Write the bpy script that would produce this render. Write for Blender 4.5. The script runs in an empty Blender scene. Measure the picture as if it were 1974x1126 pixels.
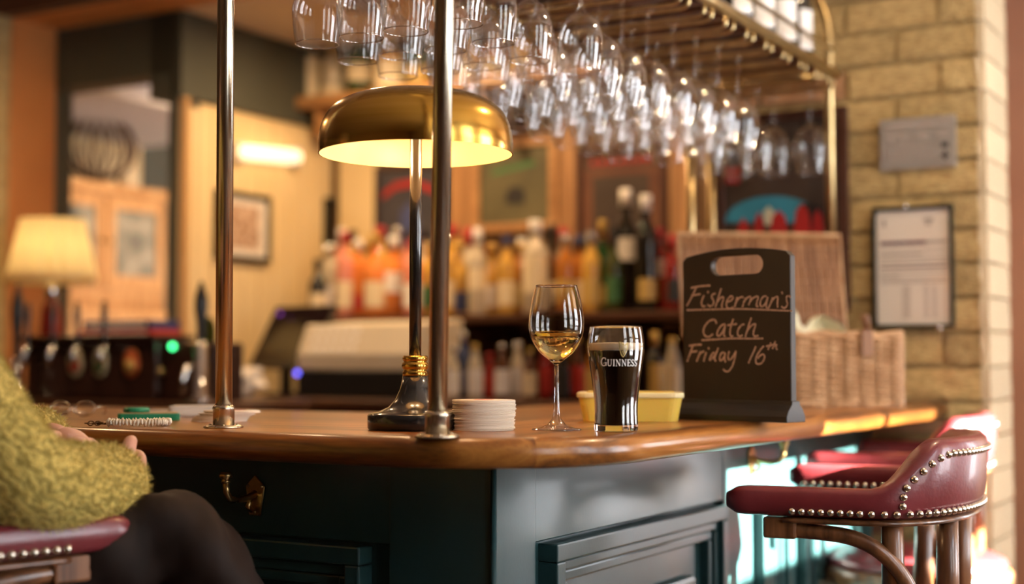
import bpy, bmesh, math, random
from mathutils import Vector, Matrix
R = math.radians
random.seed(7)
scene = bpy.context.scene
COL = scene.collection

# ------------------------------------------------------------------ camera
F_PX, CX, CY, HOR = 2730.0, 987.0, 563.0, 700.0
CAM_Z = 1.2
PITCH = math.atan((HOR - CY) / F_PX)
cam_d = bpy.data.cameras.new('camera')
cam = bpy.data.objects.new('camera', cam_d)
COL.objects.link(cam)
cam.location = (0, 0, CAM_Z)
cam.rotation_euler = (R(90) + PITCH, 0, 0)
cam_d.sensor_width = 36
cam_d.lens = 36 * F_PX / 1974
cam_d.clip_start = 0.05
cam_d.dof.use_dof = True
cam_d.dof.focus_distance = 2.16
cam_d.dof.aperture_fstop = 1.62
scene.camera = cam

# bar axes: A runs along the bar's near-left front, B along its right front
CORNER = Vector((0.061, 1.792, 0))
ROT = R(-30)
AX = Vector((math.cos(ROT), math.sin(ROT), 0))
BX = Vector((-math.sin(ROT), math.cos(ROT), 0))
def UV(u, v, z=0.0):
    return CORNER + AX * u + BX * v + Vector((0, 0, z))

# ------------------------------------------------------------------ world, sun, exposure
world = bpy.data.worlds.new('sky'); scene.world = world
world.use_nodes = True
wn = world.node_tree.nodes; wl = world.node_tree.links
bg = wn['Background']
sky_tc = wn.new('ShaderNodeTexCoord'); sky_sep = wn.new('ShaderNodeSeparateXYZ'); sky_r = wn.new('ShaderNodeValToRGB')
wl.new(sky_tc.outputs['Generated'], sky_sep.inputs[0]); wl.new(sky_sep.outputs['Z'], sky_r.inputs[0]); wl.new(sky_r.outputs[0], bg.inputs[0])
sky_r.color_ramp.elements[0].position = 0.0; sky_r.color_ramp.elements[0].color = (0.94, 0.96, 1.0, 1)
sky_r.color_ramp.elements[1].position = 0.9; sky_r.color_ramp.elements[1].color = (0.62, 0.80, 1.0, 1)
bg.inputs[1].default_value = 16.0
sun_d = bpy.data.lights.new('sun', 'SUN'); sun = bpy.data.objects.new('sun', sun_d); COL.objects.link(sun)
sun_d.energy = 200.0; sun_d.angle = R(0.6); sun_d.color = (1.0, 0.93, 0.80)
to_sun = (AX * math.cos(R(2)) + BX * math.sin(R(2))) * math.cos(R(21)) + Vector((0, 0, math.sin(R(21))))
sun.rotation_euler = to_sun.to_track_quat('Z', 'Y').to_euler()
sun.location = (6, -2, 4)
vs = scene.view_settings
vs.view_transform = 'Standard'; vs.look = 'None'; vs.gamma = 1.0; vs.use_curve_mapping = False
vs.exposure = 0.15
scene.cycles.transparent_max_bounces = 24
scene.cycles.max_bounces = 8
scene.cycles.diffuse_bounces = 4
scene.cycles.glossy_bounces = 4
scene.cycles.transmission_bounces = 8
scene.cycles.use_adaptive_sampling = True
scene.cycles.adaptive_threshold = 0.05
scene.cycles.sample_clamp_indirect = 8.0
scene.cycles.use_denoising = True

def portal(u, v, z, w, h):
    l = bpy.data.lights.new('window_portal', 'AREA'); l.shape = 'RECTANGLE'; l.size = w; l.size_y = h
    l.cycles.is_portal = True
    o = bpy.data.objects.new('window_portal', l); COL.objects.link(o)
    o.location = UV(u, v, z); o.rotation_euler = Vector(AX).to_track_quat('Z', 'Y').to_euler()
    return o
WIN_U = 1.85
WINDOWS = [(1.12, 2.06, 0.75, 2.35), (3.9, 5.5, 0.35, 2.2), (0.1, 0.62, 0.85, 2.35), (-0.9, -0.38, 0.85, 2.35)]
for (v0, v1, z0, z1) in WINDOWS:
    portal(WIN_U + 0.1, (v0 + v1) / 2, (z0 + z1) / 2, v1 - v0, z1 - z0)

# ------------------------------------------------------------------ picture geometry helpers (pixel of the 1974x1126 frame -> ray)
def ray(px, py):
    xc = (px - CX) / F_PX; yc = (CY - py) / F_PX
    return Vector((xc, math.cos(PITCH) - yc * math.sin(PITCH), math.sin(PITCH) + yc * math.cos(PITCH)))
EYE = Vector((0, 0, CAM_Z))
def PX(px, py, d):
    r = ray(px, py); return EYE + r * (d / r.y)
def ONZ(px, py, z):
    r = ray(px, py); return EYE + r * ((z - CAM_Z) / r.z)
def ONPL(px, py, p0, n):
    r = ray(px, py); return EYE + r * ((p0 - EYE).dot(n) / r.dot(n))
def ONV(px, py, v):
    return ONPL(px, py, UV(0, v), BX)
def ONU(px, py, u):
    return ONPL(px, py, UV(u, 0), AX)
def to_uv(p):
    q = p - CORNER
    return (q.dot(AX), q.dot(BX), q.z)

# ------------------------------------------------------------------ materials
MATS = {}
def nodes(name):
    m = bpy.data.materials.new(name); m.use_nodes = True; MATS[name] = m
    nt = m.node_tree; b = nt.nodes['Principled BSDF']
    return m, nt, b
def M(name, c1, c2=None, rough=0.5, metal=0.0, scale=20.0, stretch=(1, 1, 1), bump=0.0, bscale=None, bdist=0.002, coat=0.0, spec=0.5,
      detail=4.0, lo=0.35, hi=0.65, emit=None, estr=0.0, rand=0.0, rvar=0.0, sheen=0.0, sss=0.0, transl=0.0):
    m, nt, b = nodes(name); N = nt.nodes.new; L = nt.links.new
    b.inputs['Roughness'].default_value = rough; b.inputs['Metallic'].default_value = metal
    b.inputs['Coat Weight'].default_value = coat; b.inputs['Coat Roughness'].default_value = 0.08
    b.inputs['Specular IOR Level'].default_value = spec
    b.inputs['Sheen Weight'].default_value = sheen
    if sss:
        b.inputs['Subsurface Weight'].default_value = sss; b.inputs['Subsurface Radius'].default_value = (0.02, 0.008, 0.004)
    c1 = tuple(c1) + (1,)
    b.inputs['Base Color'].default_value = c1
    if emit:
        b.inputs['Emission Color'].default_value = tuple(emit) + (1,); b.inputs['Emission Strength'].default_value = estr
    if c2 is None and not bump and not rand and not rvar:
        return m
    tc = N('ShaderNodeTexCoord'); mp = N('ShaderNodeMapping'); L(tc.outputs['Object'], mp.inputs[0])
    mp.inputs['Scale'].default_value = stretch
    nz = N('ShaderNodeTexNoise'); nz.inputs['Scale'].default_value = scale; nz.inputs['Detail'].default_value = detail
    L(mp.outputs[0], nz.inputs['Vector'])
    out = None
    if c2 is not None:
        rp = N('ShaderNodeValToRGB'); rp.color_ramp.elements[0].position = lo; rp.color_ramp.elements[1].position = hi
        rp.color_ramp.elements[0].color = c1; rp.color_ramp.elements[1].color = tuple(c2) + (1,)
        L(nz.outputs['Fac'], rp.inputs[0]); out = rp.outputs[0]
    if rand:
        oi = N('ShaderNodeObjectInfo'); hs = N('ShaderNodeHueSaturation')
        mr = N('ShaderNodeMapRange'); mr.inputs['To Min'].default_value = 1 - rand; mr.inputs['To Max'].default_value = 1 + rand * 0.6
        L(oi.outputs['Random'], mr.inputs[0]); L(mr.outputs[0], hs.inputs['Value'])
        if out: L(out, hs.inputs['Color'])
        else: hs.inputs['Color'].default_value = c1
        out = hs.outputs[0]
    if out: L(out, b.inputs['Base Color'])
    if rvar:
        mr2 = N('ShaderNodeMapRange'); mr2.inputs['To Min'].default_value = max(0.02, rough - rvar); mr2.inputs['To Max'].default_value = rough + rvar
        L(nz.outputs['Fac'], mr2.inputs[0]); L(mr2.outputs[0], b.inputs['Roughness'])
    if bump:
        n2 = nz
        if bscale:
            n2 = N('ShaderNodeTexNoise'); n2.inputs['Scale'].default_value = bscale; n2.inputs['Detail'].default_value = 3.0; L(mp.outputs[0], n2.inputs['Vector'])
        bp = N('ShaderNodeBump'); bp.inputs['Strength'].default_value = bump; bp.inputs['Distance'].default_value = bdist
        L(n2.outputs['Fac'], bp.inputs['Height']); L(bp.outputs[0], b.inputs['Normal'])
    return m

def thin_glass(name, tint=(1, 1, 1), base=0.05, power=4.0, rough=0.01):
    """wall of a thin vessel: mostly clear, reflecting more where it turns away (Schlick)"""
    m, nt, b = nodes(name); nt.nodes.remove(b); N = nt.nodes.new; L = nt.links.new
    out = nt.nodes['Material Output']
    tr = N('ShaderNodeBsdfTransparent'); tr.inputs[0].default_value = tuple(tint) + (1,)
    gl = N('ShaderNodeBsdfGlossy'); gl.inputs['Roughness'].default_value = rough
    lw = N('ShaderNodeLayerWeight'); lw.inputs[0].default_value = 0.5
    pw = N('ShaderNodeMath'); pw.operation = 'POWER'; pw.inputs[1].default_value = power; L(lw.outputs['Facing'], pw.inputs[0])
    ma = N('ShaderNodeMath'); ma.operation = 'MULTIPLY_ADD'; ma.inputs[1].default_value = 0.75; ma.inputs[2].default_value = base; L(pw.outputs[0], ma.inputs[0])
    mx = N('ShaderNodeMixShader'); L(ma.outputs[0], mx.inputs[0]); L(tr.outputs[0], mx.inputs[1]); L(gl.outputs[0], mx.inputs[2])
    L(mx.outputs[0], out.inputs[0]); return m
def glass(name, color=(1, 1, 1), ior=1.5, rough=0.0):
    m, nt, b = nodes(name); nt.nodes.remove(b)
    g = nt.nodes.new('ShaderNodeBsdfGlass'); g.inputs['Color'].default_value = tuple(color) + (1,); g.inputs['IOR'].default_value = ior; g.inputs['Roughness'].default_value = rough
    nt.links.new(g.outputs[0], nt.nodes['Material Output'].inputs[0]); return m

def wood(name, dark, mid, light, scale=6.0, along='X', rough=0.3, coat=0.4, mitre=False, rings=14.0):
    m, nt, b = nodes(name); N = nt.nodes.new; L = nt.links.new
    b.inputs['Roughness'].default_value = rough; b.inputs['Coat Weight'].default_value = coat; b.inputs['Coat Roughness'].default_value = 0.12
    tc = N('ShaderNodeTexCoord')
    def grain(sc):
        mp = N('ShaderNodeMapping'); mp.inputs['Scale'].default_value = sc; L(tc.outputs['Object'], mp.inputs[0]); return mp
    S = {'X': (0.07, 1, 1), 'Y': (1, 0.07, 1), 'Z': (1, 1, 0.07)}
    vec = grain(S[along]).outputs[0]
    if mitre:
        v2 = grain(S['Y']).outputs[0]; sp = N('ShaderNodeSeparateXYZ'); L(tc.outputs['Object'], sp.inputs[0])
        ad = N('ShaderNodeMath'); ad.operation = 'ADD'; L(sp.outputs[0], ad.inputs[0]); L(sp.outputs[1], ad.inputs[1])
        gt = N('ShaderNodeMath'); gt.operation = 'GREATER_THAN'; gt.inputs[1].default_value = 0.0; L(ad.outputs[0], gt.inputs[0])
        mx = N('ShaderNodeMix'); mx.data_type = 'VECTOR'; L(gt.outputs[0], mx.inputs['Factor']); L(vec, mx.inputs[4]); L(v2, mx.inputs[5]); vec = mx.outputs[1]
    n1 = N('ShaderNodeTexNoise'); n1.inputs['Scale'].default_value = scale; n1.inputs['Detail'].default_value = 3; n1.inputs['Distortion'].default_value = 0.6; L(vec, n1.inputs['Vector'])
    ml = N('ShaderNodeMath'); ml.operation = 'MULTIPLY'; ml.inputs[1].default_value = rings; L(n1.outputs['Fac'], ml.inputs[0])
    fr = N('ShaderNodeMath'); fr.operation = 'PINGPONG'; fr.inputs[1].default_value = 1.0; L(ml.outputs[0], fr.inputs[0])
    n2 = N('ShaderNodeTexNoise'); n2.inputs['Scale'].default_value = scale * 22; n2.inputs['Detail'].default_value = 4; L(vec, n2.inputs['Vector'])
    av = N('ShaderNodeMath'); av.operation = 'MULTIPLY_ADD'; av.inputs[1].default_value = 0.55; L(fr.outputs[0], av.inputs[0])
    hf = N('ShaderNodeMath'); hf.operation = 'MULTIPLY'; hf.inputs[1].default_value = 0.45; L(n2.outputs['Fac'], hf.inputs[0]); L(hf.outputs[0], av.inputs[2])
    rp = N('ShaderNodeValToRGB'); e = rp.color_ramp.elements; e[0].position = 0.15; e[0].color = tuple(dark) + (1,); e[1].position = 0.85; e[1].color = tuple(light) + (1,)
    k = e.new(0.5); k.color = tuple(mid) + (1,)
    L(av.outputs[0], rp.inputs[0]); L(rp.outputs[0], b.inputs['Base Color'])
    bp = N('ShaderNodeBump'); bp.inputs['Strength'].default_value = 0.12; bp.inputs['Distance'].default_value = 0.001; L(n2.outputs['Fac'], bp.inputs['Height']); L(bp.outputs[0], b.inputs['Normal'])
    return m

wood('worktop_wood', (0.10, 0.032, 0.007), (0.27, 0.096, 0.018), (0.44, 0.18, 0.038), scale=14, rough=0.28, coat=0.12, mitre=True, rings=7.0)
MATS['worktop_wood'].node_tree.nodes['Principled BSDF'].inputs['Specular IOR Level'].default_value = 0.4
M('fascia_brown', (0.05, 0.016, 0.008), rough=0.7, spec=0.2)
wood('dark_wood', (0.035, 0.012, 0.006), (0.075, 0.026, 0.012), (0.13, 0.05, 0.02), scale=7, rough=0.35, coat=0.3)
wood('warm_wood', (0.28, 0.13, 0.045), (0.42, 0.21, 0.08), (0.55, 0.30, 0.12), scale=6, rough=0.45, coat=0.1)
wood('warm_wood_upright', (0.25, 0.12, 0.045), (0.38, 0.19, 0.075), (0.5, 0.27, 0.11), scale=6, along='Z', rough=0.45, coat=0.1)
wood('pine', (0.42, 0.22, 0.08), (0.56, 0.31, 0.12), (0.66, 0.40, 0.18), scale=5, along='Z', rough=0.5, coat=0.1)
wood('stool_wood', (0.07, 0.025, 0.010), (0.15, 0.058, 0.022), (0.24, 0.10, 0.04), scale=12, along='Z', rough=0.33, coat=0.3)
M('teal_paint', (0.016, 0.047, 0.050), (0.022, 0.060, 0.063), rough=0.30, scale=9, stretch=(1, 1, 0.6), bump=0.10, bscale=240, bdist=0.0010, coat=0.10, rvar=0.06)
M('leather', (0.13, 0.014, 0.018), (0.19, 0.026, 0.031), rough=0.34, scale=14, bump=0.25, bscale=130, bdist=0.0015, coat=0.15, rvar=0.08, lo=0.3, hi=0.7)
M('nail_metal', (0.72, 0.66, 0.56), rough=0.22, metal=1.0)
M('pole_brass', (0.46, 0.40, 0.30), (0.60, 0.53, 0.42), rough=0.26, metal=1.0, scale=14, stretch=(1, 1, 0.15), bump=0.05, bscale=60, rvar=0.08)
M('rail_brass', (0.46, 0.33, 0.15), (0.58, 0.43, 0.21), rough=0.28, metal=1.0, scale=20)
M('gold_shade', (0.58, 0.34, 0.06), (0.66, 0.40, 0.085), rough=0.20, metal=1.0, scale=3, stretch=(1, 1, 30), rvar=0.04)
M('hook_brass', (0.50, 0.34, 0.14), (0.62, 0.45, 0.20), rough=0.3, metal=1.0, scale=30, rvar=0.1)
M('shade_inside', (0.90, 0.60, 0.27), rough=0.35)
M('black_metal', (0.012, 0.011, 0.011), rough=0.22, metal=0.0, coat=0.5)
M('bulb', (1, 1, 1), emit=(1.0, 0.78, 0.42), estr=14.0)
M('brick_face', (0.42, 0.285, 0.11), (0.68, 0.50, 0.22), rough=0.85, scale=13, bump=0.7, bscale=55, bdist=0.006, rand=0.30)
M('brick_pink', (0.40, 0.20, 0.10), (0.52, 0.30, 0.15), rough=0.85, scale=12, bump=0.7, bscale=55, bdist=0.006, rand=0.2)
M('brick_dark', (0.17, 0.075, 0.04), (0.30, 0.15, 0.08), rough=0.85, scale=12, bump=0.7, bscale=55, bdist=0.006, rand=0.2)
M('brick_daylit', (0.58, 0.45, 0.27), (0.70, 0.57, 0.37), rough=0.85, scale=14, bump=0.6, bscale=50, bdist=0.006, rand=0.12)  # lighter tint for the end face: daylight on the return put into the colour
M('mortar', (0.34, 0.245, 0.11), (0.48, 0.36, 0.17), rough=0.95, scale=30, bump=0.5, bscale=120, bdist=0.004)
M('cream_wall', (0.78, 0.60, 0.32), (0.82, 0.65, 0.37), rough=0.6, scale=4)
M('grey_wall', (0.060, 0.062, 0.045), (0.072, 0.074, 0.055), rough=0.7, scale=3)
M('lilac_wall', (0.42, 0.40, 0.40), rough=0.8)
M('orange_wall', (0.52, 0.20, 0.055), (0.58, 0.235, 0.07), rough=0.6, scale=4)
M('terracotta_wall', (0.42, 0.20, 0.13), (0.46, 0.23, 0.15), rough=0.6, scale=4)
M('ceiling_paint', (0.70, 0.54, 0.40), rough=0.8)
M('room_paint', (0.40, 0.25, 0.13), rough=0.8)
M('window_paint', (0.75, 0.73, 0.68), rough=0.5)
wood('floor_wood', (0.07, 0.03, 0.015), (0.13, 0.06, 0.03), (0.2, 0.1, 0.05), scale=3, rough=0.4, coat=0.2)
M('back_panel', (0.10, 0.045, 0.015), (0.15, 0.075, 0.026), rough=0.5, scale=5, stretch=(1, 1, 0.1))

thin_glass('rack_glass', base=0.07, power=2.3)
thin_glass('rim_glass', base=0.5, power=1.5)
thin_glass('foot_glass', base=0.2, power=2.5)
thin_glass('pane_glass', base=0.04, power=4)
glass('clear_glass', (1, 1, 1), 1.48)
M('chalkboard_paint', (0.030, 0.018, 0.009), (0.038, 0.024, 0.012), rough=0.5, scale=5, rvar=0.08, spec=0.35)
M('board_edge', (0.030, 0.022, 0.016), rough=0.35)
M('chalk', (0.60, 0.40, 0.30), (0.16, 0.10, 0.07), rough=0.95, scale=420, detail=2, lo=0.45, hi=0.72)
M('card', (0.82, 0.70, 0.55), (0.88, 0.78, 0.65), rough=0.8, scale=6, rand=0.06)
M('card_red', (0.55, 0.06, 0.06), rough=0.7)
M('white_paint', (0.80, 0.78, 0.74), rough=0.4)
M('paper', (0.82, 0.76, 0.68), rough=0.7)
M('ink_purple', (0.10, 0.02, 0.06), rough=0.7)
M('ink_grey', (0.36, 0.31, 0.28), rough=0.8)
M('ink_dark', (0.03, 0.03, 0.03), rough=0.7)
M('plaque_metal', (0.42, 0.40, 0.38), (0.48, 0.46, 0.44), rough=0.42, metal=0.7, scale=4)
M('frame_black', (0.012, 0.018, 0.014), rough=0.3)

# ------------------------------------------------------------------ mesh building
class MB:
    def __init__(s): s.v = []; s.f = []; s.sm = []
    def add(s, vs, fs, smooth=False, mat=None):
        o = len(s.v)
        for p in vs:
            p = Vector(p)
            s.v.append(tuple(mat @ p) if mat else tuple(p))
        for f in fs: s.f.append([i + o for i in f]); s.sm.append(smooth)
        return s
    def box(s, x0, x1, y0, y1, z0, z1, mat=None):
        vs = [(x, y, z) for z in (z0, z1) for y in (y0, y1) for x in (x0, x1)]
        return s.add(vs, [(0, 2, 3, 1), (4, 5, 7, 6), (0, 1, 5, 4), (2, 6, 7, 3), (0, 4, 6, 2), (1, 3, 7, 5)], False, mat)
    def lathe(s, prof, n=24, mat=None, cap=True, smooth=True):
        vs = []; fs = []; m = len(prof)
        for (r, z) in prof:
            for k in range(n):
                a = 2 * math.pi * k / n; vs.append((r * math.cos(a), r * math.sin(a), z))
        for i in range(m - 1):
            for k in range(n):
                k2 = (k + 1) % n; fs.append((i * n + k, i * n + k2, (i + 1) * n + k2, (i + 1) * n + k))
        if cap:
            if prof[0][0] > 1e-5: fs.append(tuple(range(n - 1, -1, -1)))
            if prof[-1][0] > 1e-5: fs.append(tuple((m - 1) * n + k for k in range(n)))
        return s.add(vs, fs, smooth, mat)
    def tube(s, pts, r, n=8, cap=True, mat=None, closed=False, flat=None):
        pts = [Vector(p) for p in pts]; m = len(pts)
        rs = r if isinstance(r, (list, tuple)) else [r] * m
        vs = []; fs = []; prev = None
        for i, p in enumerate(pts):
            if closed: t = pts[(i + 1) % m] - pts[i - 1]
            else: t = pts[min(i + 1, m - 1)] - pts[max(i - 1, 0)]
            t.normalize()
            if prev is None:
                up = Vector((0, 0, 1)) if abs(t.z) < 0.9 else Vector((1, 0, 0))
                nx = t.cross(up).normalized()
            else:
                nx = (prev - t * prev.dot(t)).normalized()
            prev = nx; ny = t.cross(nx)
            fx = flat[0] if flat else 1.0; fy = flat[1] if flat else 1.0
            for k in range(n):
                a = 2 * math.pi * k / n; vs.append(p + (nx * math.cos(a) * fx + ny * math.sin(a) * fy) * rs[i])
        for i in range(m if closed else m - 1):
            j = (i + 1) % m
            for k in range(n):
                k2 = (k + 1) % n; fs.append((i * n + k, i * n + k2, j * n + k2, j * n + k))
        if cap and not closed:
            fs.append(tuple(range(n - 1, -1, -1))); fs.append(tuple((m - 1) * n + k for k in range(n)))
        return s.add(vs, fs, True, mat)
    def prism(s, poly, z0, z1, mat=None, smooth=False):
        n = len(poly); vs = [(x, y, z0) for x, y in poly] + [(x, y, z1) for x, y in poly]
        fs = [tuple(range(n - 1, -1, -1)), tuple(range(n, 2 * n))] + [(i, (i + 1) % n, n + (i + 1) % n, n + i) for i in range(n)]
        return s.add(vs, fs, smooth, mat)
    def sphere(s, c, r, n=12, m=8, mat=None, sc=(1, 1, 1)):
        vs = []; fs = []
        for i in range(m + 1):
            t = math.pi * i / m
            for k in range(n):
                a = 2 * math.pi * k / n
                vs.append((c[0] + r * sc[0] * math.sin(t) * math.cos(a), c[1] + r * sc[1] * math.sin(t) * math.sin(a), c[2] + r * sc[2] * math.cos(t)))
        for i in range(m):
            for k in range(n):
                k2 = (k + 1) % n; fs.append((i * n + k, (i + 1) * n + k, (i + 1) * n + k2, i * n + k2))
        return s.add(vs, fs, True, mat)
    def mesh(s, name):
        me = bpy.data.meshes.new(name); me.from_pydata(s.v, [], s.f)
        me.polygons.foreach_set('use_smooth', s.sm); me.update(); return me
    def build(s, name, mat, parent=None, loc=None, rotz=0.0, bevel=0.0, label=None, seg=2, recalc=True):
        me = s.mesh(name)
        if recalc:
            bm = bmesh.new(); bm.from_mesh(me); bmesh.ops.recalc_face_normals(bm, faces=bm.faces); bm.to_mesh(me); bm.free()
        me.materials.append(MATS[mat] if isinstance(mat, str) else mat)
        return link(name, me, parent, loc, rotz, bevel, label, seg)
def link(name, me, parent=None, loc=None, rotz=0.0, bevel=0.0, label=None, seg=2):
    o = bpy.data.objects.new(name, me); COL.objects.link(o)
    if parent: o.parent = parent
    if loc is not None: o.location = loc
    o.rotation_euler.z = rotz
    if bevel:
        b = o.modifiers.new('bevel', 'BEVEL'); b.width = bevel; b.segments = seg; b.limit_method = 'ANGLE'; b.angle_limit = R(40)
    if label: o['label'] = label
    return o
def tag(o, label, cat, group=None, kind=None):
    o['label'] = label; o['category'] = cat
    if group: o['group'] = group
    if kind: o['kind'] = kind
    return o
def thing(name, label, cat, loc=(0, 0, 0), rotz=0.0, group=None, kind=None):
    o = bpy.data.objects.new(name, None); o.empty_display_size = 0.05; COL.objects.link(o)
    o.location = loc; o.rotation_euler = (0, 0, rotz)
    return tag(o, label, cat, group, kind)
def copy_tree(o, parent=None):
    c = o.copy(); COL.objects.link(c)
    if parent: c.parent = parent
    for ch in list(o.children): copy_tree(ch, c)
    return c
def struct(name, mb, mat, label, loc=None, rotz=ROT, bevel=0.0, cat='wall'):
    return tag(mb.build(name, mat, None, CORNER if loc is None else loc, rotz, bevel), label, cat, None, 'structure')
def rrect(w, h, r, n=5, cx=0, cy=0):
    out = []
    for (sx, sy, a0) in ((1, -1, -90), (1, 1, 0), (-1, 1, 90), (-1, -1, 180)):
        for k in range(n + 1):
            a = R(a0 + 90 * k / n); out.append((cx + sx * (w / 2 - r) + r * math.cos(a), cy + sy * (h / 2 - r) + r * math.sin(a)))
    return out
def area_light(name, loc, power, color, size, target=None, spread=None):
    l = bpy.data.lights.new(name, 'AREA'); l.energy = power; l.color = color; l.shape = 'DISK'; l.size = size
    if spread: l.spread = R(spread)
    o = bpy.data.objects.new(name, l); COL.objects.link(o); o.location = loc
    d = (Vector(loc) - Vector(target)) if target is not None else Vector((0, 0, 1))
    o.rotation_euler = d.to_track_quat('Z', 'Y').to_euler(); return o
def point_light(name, loc, power, color, r=0.03, parent=None):
    l = bpy.data.lights.new(name, 'POINT'); l.energy = power; l.color = color; l.shadow_soft_size = r
    o = bpy.data.objects.new(name, l); COL.objects.link(o); o.location = loc
    if parent: o.parent = parent
    return o

# ------------------------------------------------------------------ room shell (u along A, v along B, from the bar's corner)
CEIL = 2.53
struct('floor', MB().box(-7.5, 2.2, -4.2, 6.2, -0.1, 0.0), 'floor_wood', 'dark wooden pub floor under the bar stools', cat='floor')
struct('ceiling', MB().box(-7.5, 2.2, -4.2, 6.2, CEIL, CEIL + 0.12), 'ceiling_paint', 'pale painted ceiling above the bar', cat='ceiling')
# window wall on the sunny side
mb = MB()
edges = sorted([(v0, v1) for v0, v1, _, _ in WINDOWS]); v = -4.2
for (v0, v1) in edges:
    mb.box(WIN_U, WIN_U + 0.22, v, v0, 0, CEIL); z0_, z1_ = [(c, d) for a, b, c, d in WINDOWS if a == v0][0]; mb.box(WIN_U, WIN_U + 0.22, v0, v1, 0, z0_); mb.box(WIN_U, WIN_U + 0.22, v0, v1, z1_, CEIL); v = v1
mb.box(WIN_U, WIN_U + 0.22, v, 6.2, 0, CEIL)
struct('wall_side', mb, 'room_paint', 'painted wall with tall windows on the sunny side of the bar')
for i, (v0, v1, z0, z1) in enumerate(WINDOWS):
    w = tag(MB().box(WIN_U - 0.03, WIN_U + 0.2, v0 - 0.06, v1 + 0.06, z0 - 0.04, z0).build('window_%d' % (i + 1), 'window_paint', None, CORNER, ROT), 'white sash window in the side wall, ' + ['opposite the red stools', 'beyond the brick pier', 'opposite the rounded bar corner', 'nearest the viewpoint'][i], 'window', None, 'structure')
    fr = MB()
    mw = 0.02 if v1 - v0 < 1.2 else 0.035
    for (a, b) in ((v0, v0 + 0.03), (v1 - 0.03, v1), ((v0 + v1) / 2 - mw, (v0 + v1) / 2 + mw)): fr.box(WIN_U + 0.08, WIN_U + 0.14, a, b, z0, z1)
    for zz in (z0 + 0.03, (z0 + z1) / 2, z1 - 0.03): fr.box(WIN_U + 0.085, WIN_U + 0.135, v0, v1, zz - 0.03, zz + 0.03)
    fr.build('window_frame', 'window_paint', w)
struct('sun_block_outside', MB().box(7.0, 7.5, -9.0, 1.22, 0, 4.6), 'window_paint', 'unseen pale building block added outside to keep sun off the nearer windows', cat='building')  # out of view, added only to block the sun from the nearer windows
aw = MB().box(WIN_U + 0.23, WIN_U + 1.5, 0.7, 3.1, 2.36, 2.40)
struct('window_awning', aw, 'room_paint', 'unseen awning slab added outside the window to cut off the high sun', cat='awning')  # out of view, added to cut the sunbeam above the hamper's base
struct('wall_front', MB().box(-7.5, 2.2, -4.3, -4.2, 0, CEIL), 'room_paint', 'warm painted wall behind the viewpoint')
struct('wall_left', MB().box(-7.6, -7.5, -4.2, 6.2, 0, CEIL), 'room_paint', 'warm painted far wall of the neighbouring room')
struct('wall_far', MB().box(-7.5, 2.2, 6.2, 6.3, 0, CEIL), 'cream_wall', 'cream far wall beyond the dresser')

# back bar wall and the cream wall at its end
BACK_V = 3.3; SIDE_U = -2.886
struct('wall_back', MB().box(SIDE_U, -0.45, BACK_V, BACK_V + 0.15, 0, CEIL), 'back_panel', 'brown panelled wall behind the bottles')
wl_ = struct('wall_end', MB().box(SIDE_U - 0.12, SIDE_U, 2.485, BACK_V + 0.15, 0, 2.2), 'cream_wall', 'cream boarded wall with pictures at the end of the back bar')
# vertical boards of the cream wall
k = 0; v = 2.37
while v < BACK_V - 0.01:
    MB().box(SIDE_U, SIDE_U + 0.012, v + 0.002, min(v + 0.088, BACK_V), 0.9, 2.17).build('board', 'cream_wall', wl_, bevel=0.004); v += 0.09
MB().box(SIDE_U - 0.005, SIDE_U + 0.03, 2.375, 2.40, 0, 2.2).build('corner_trim', 'pine', wl_)
struct('trim_1', MB().box(SIDE_U - 0.14, SIDE_U + 0.02, 2.36, BACK_V + 0.15, 2.2, CEIL), 'grey_wall', 'dark grey frieze above the cream boarded wall', cat='trim')
# dark wall with the doorway towards the dresser
pa = to_uv(ONV(95, 200, 2.36)); pb = to_uv(ONV(326, 200, 2.36)); ptop = ONV(190, 160, 2.36).z
mb = MB().box(-4.9, pa[0], 2.36, 2.48, 0, CEIL).box(pb[0], SIDE_U - 0.005, 2.36, 2.48, 0, CEIL).box(pa[0], pb[0], 2.36, 2.48, ptop, CEIL)
struct('wall_passage', mb, 'grey_wall', 'dark olive grey wall with a doorway to the next room')
# orange arch: pilaster and beam
q0 = to_uv(ONV(16, 300, 2.12)); bz = ONV(60, 27, 2.12).z; v1 = to_uv(ONZ(130, 75, bz))[1]; v1 = min(max(v1, 2.22), 2.35)
struct('trim_2', MB().box(q0[0] - 0.12, q0[0], 2.13, v1, 0, bz + 0.01), 'orange_wall', 'orange painted reveal at the edge of the opening', bevel=0.004, cat='trim')
struct('trim_3', MB().box(q0[0], -0.9, 2.13, v1, bz, CEIL), 'orange_wall', 'orange painted beam across the top of the opening', bevel=0.004, cat='trim')
struct('trim_4', MB().box(q0[0] - 0.02, -0.9, 2.10, 2.13, bz, CEIL), 'fascia_brown', 'dark brown fascia board on the front of the orange beam', bevel=0.004, cat='trim')
struct('trim_11', MB().box(q0[0] - 0.6, -1.95, 1.55, 2.095, bz + 0.012, CEIL - 0.001), 'fascia_brown', 'dark brown boxed ceiling in front of the orange beam', bevel=0.004, cat='trim')

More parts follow.
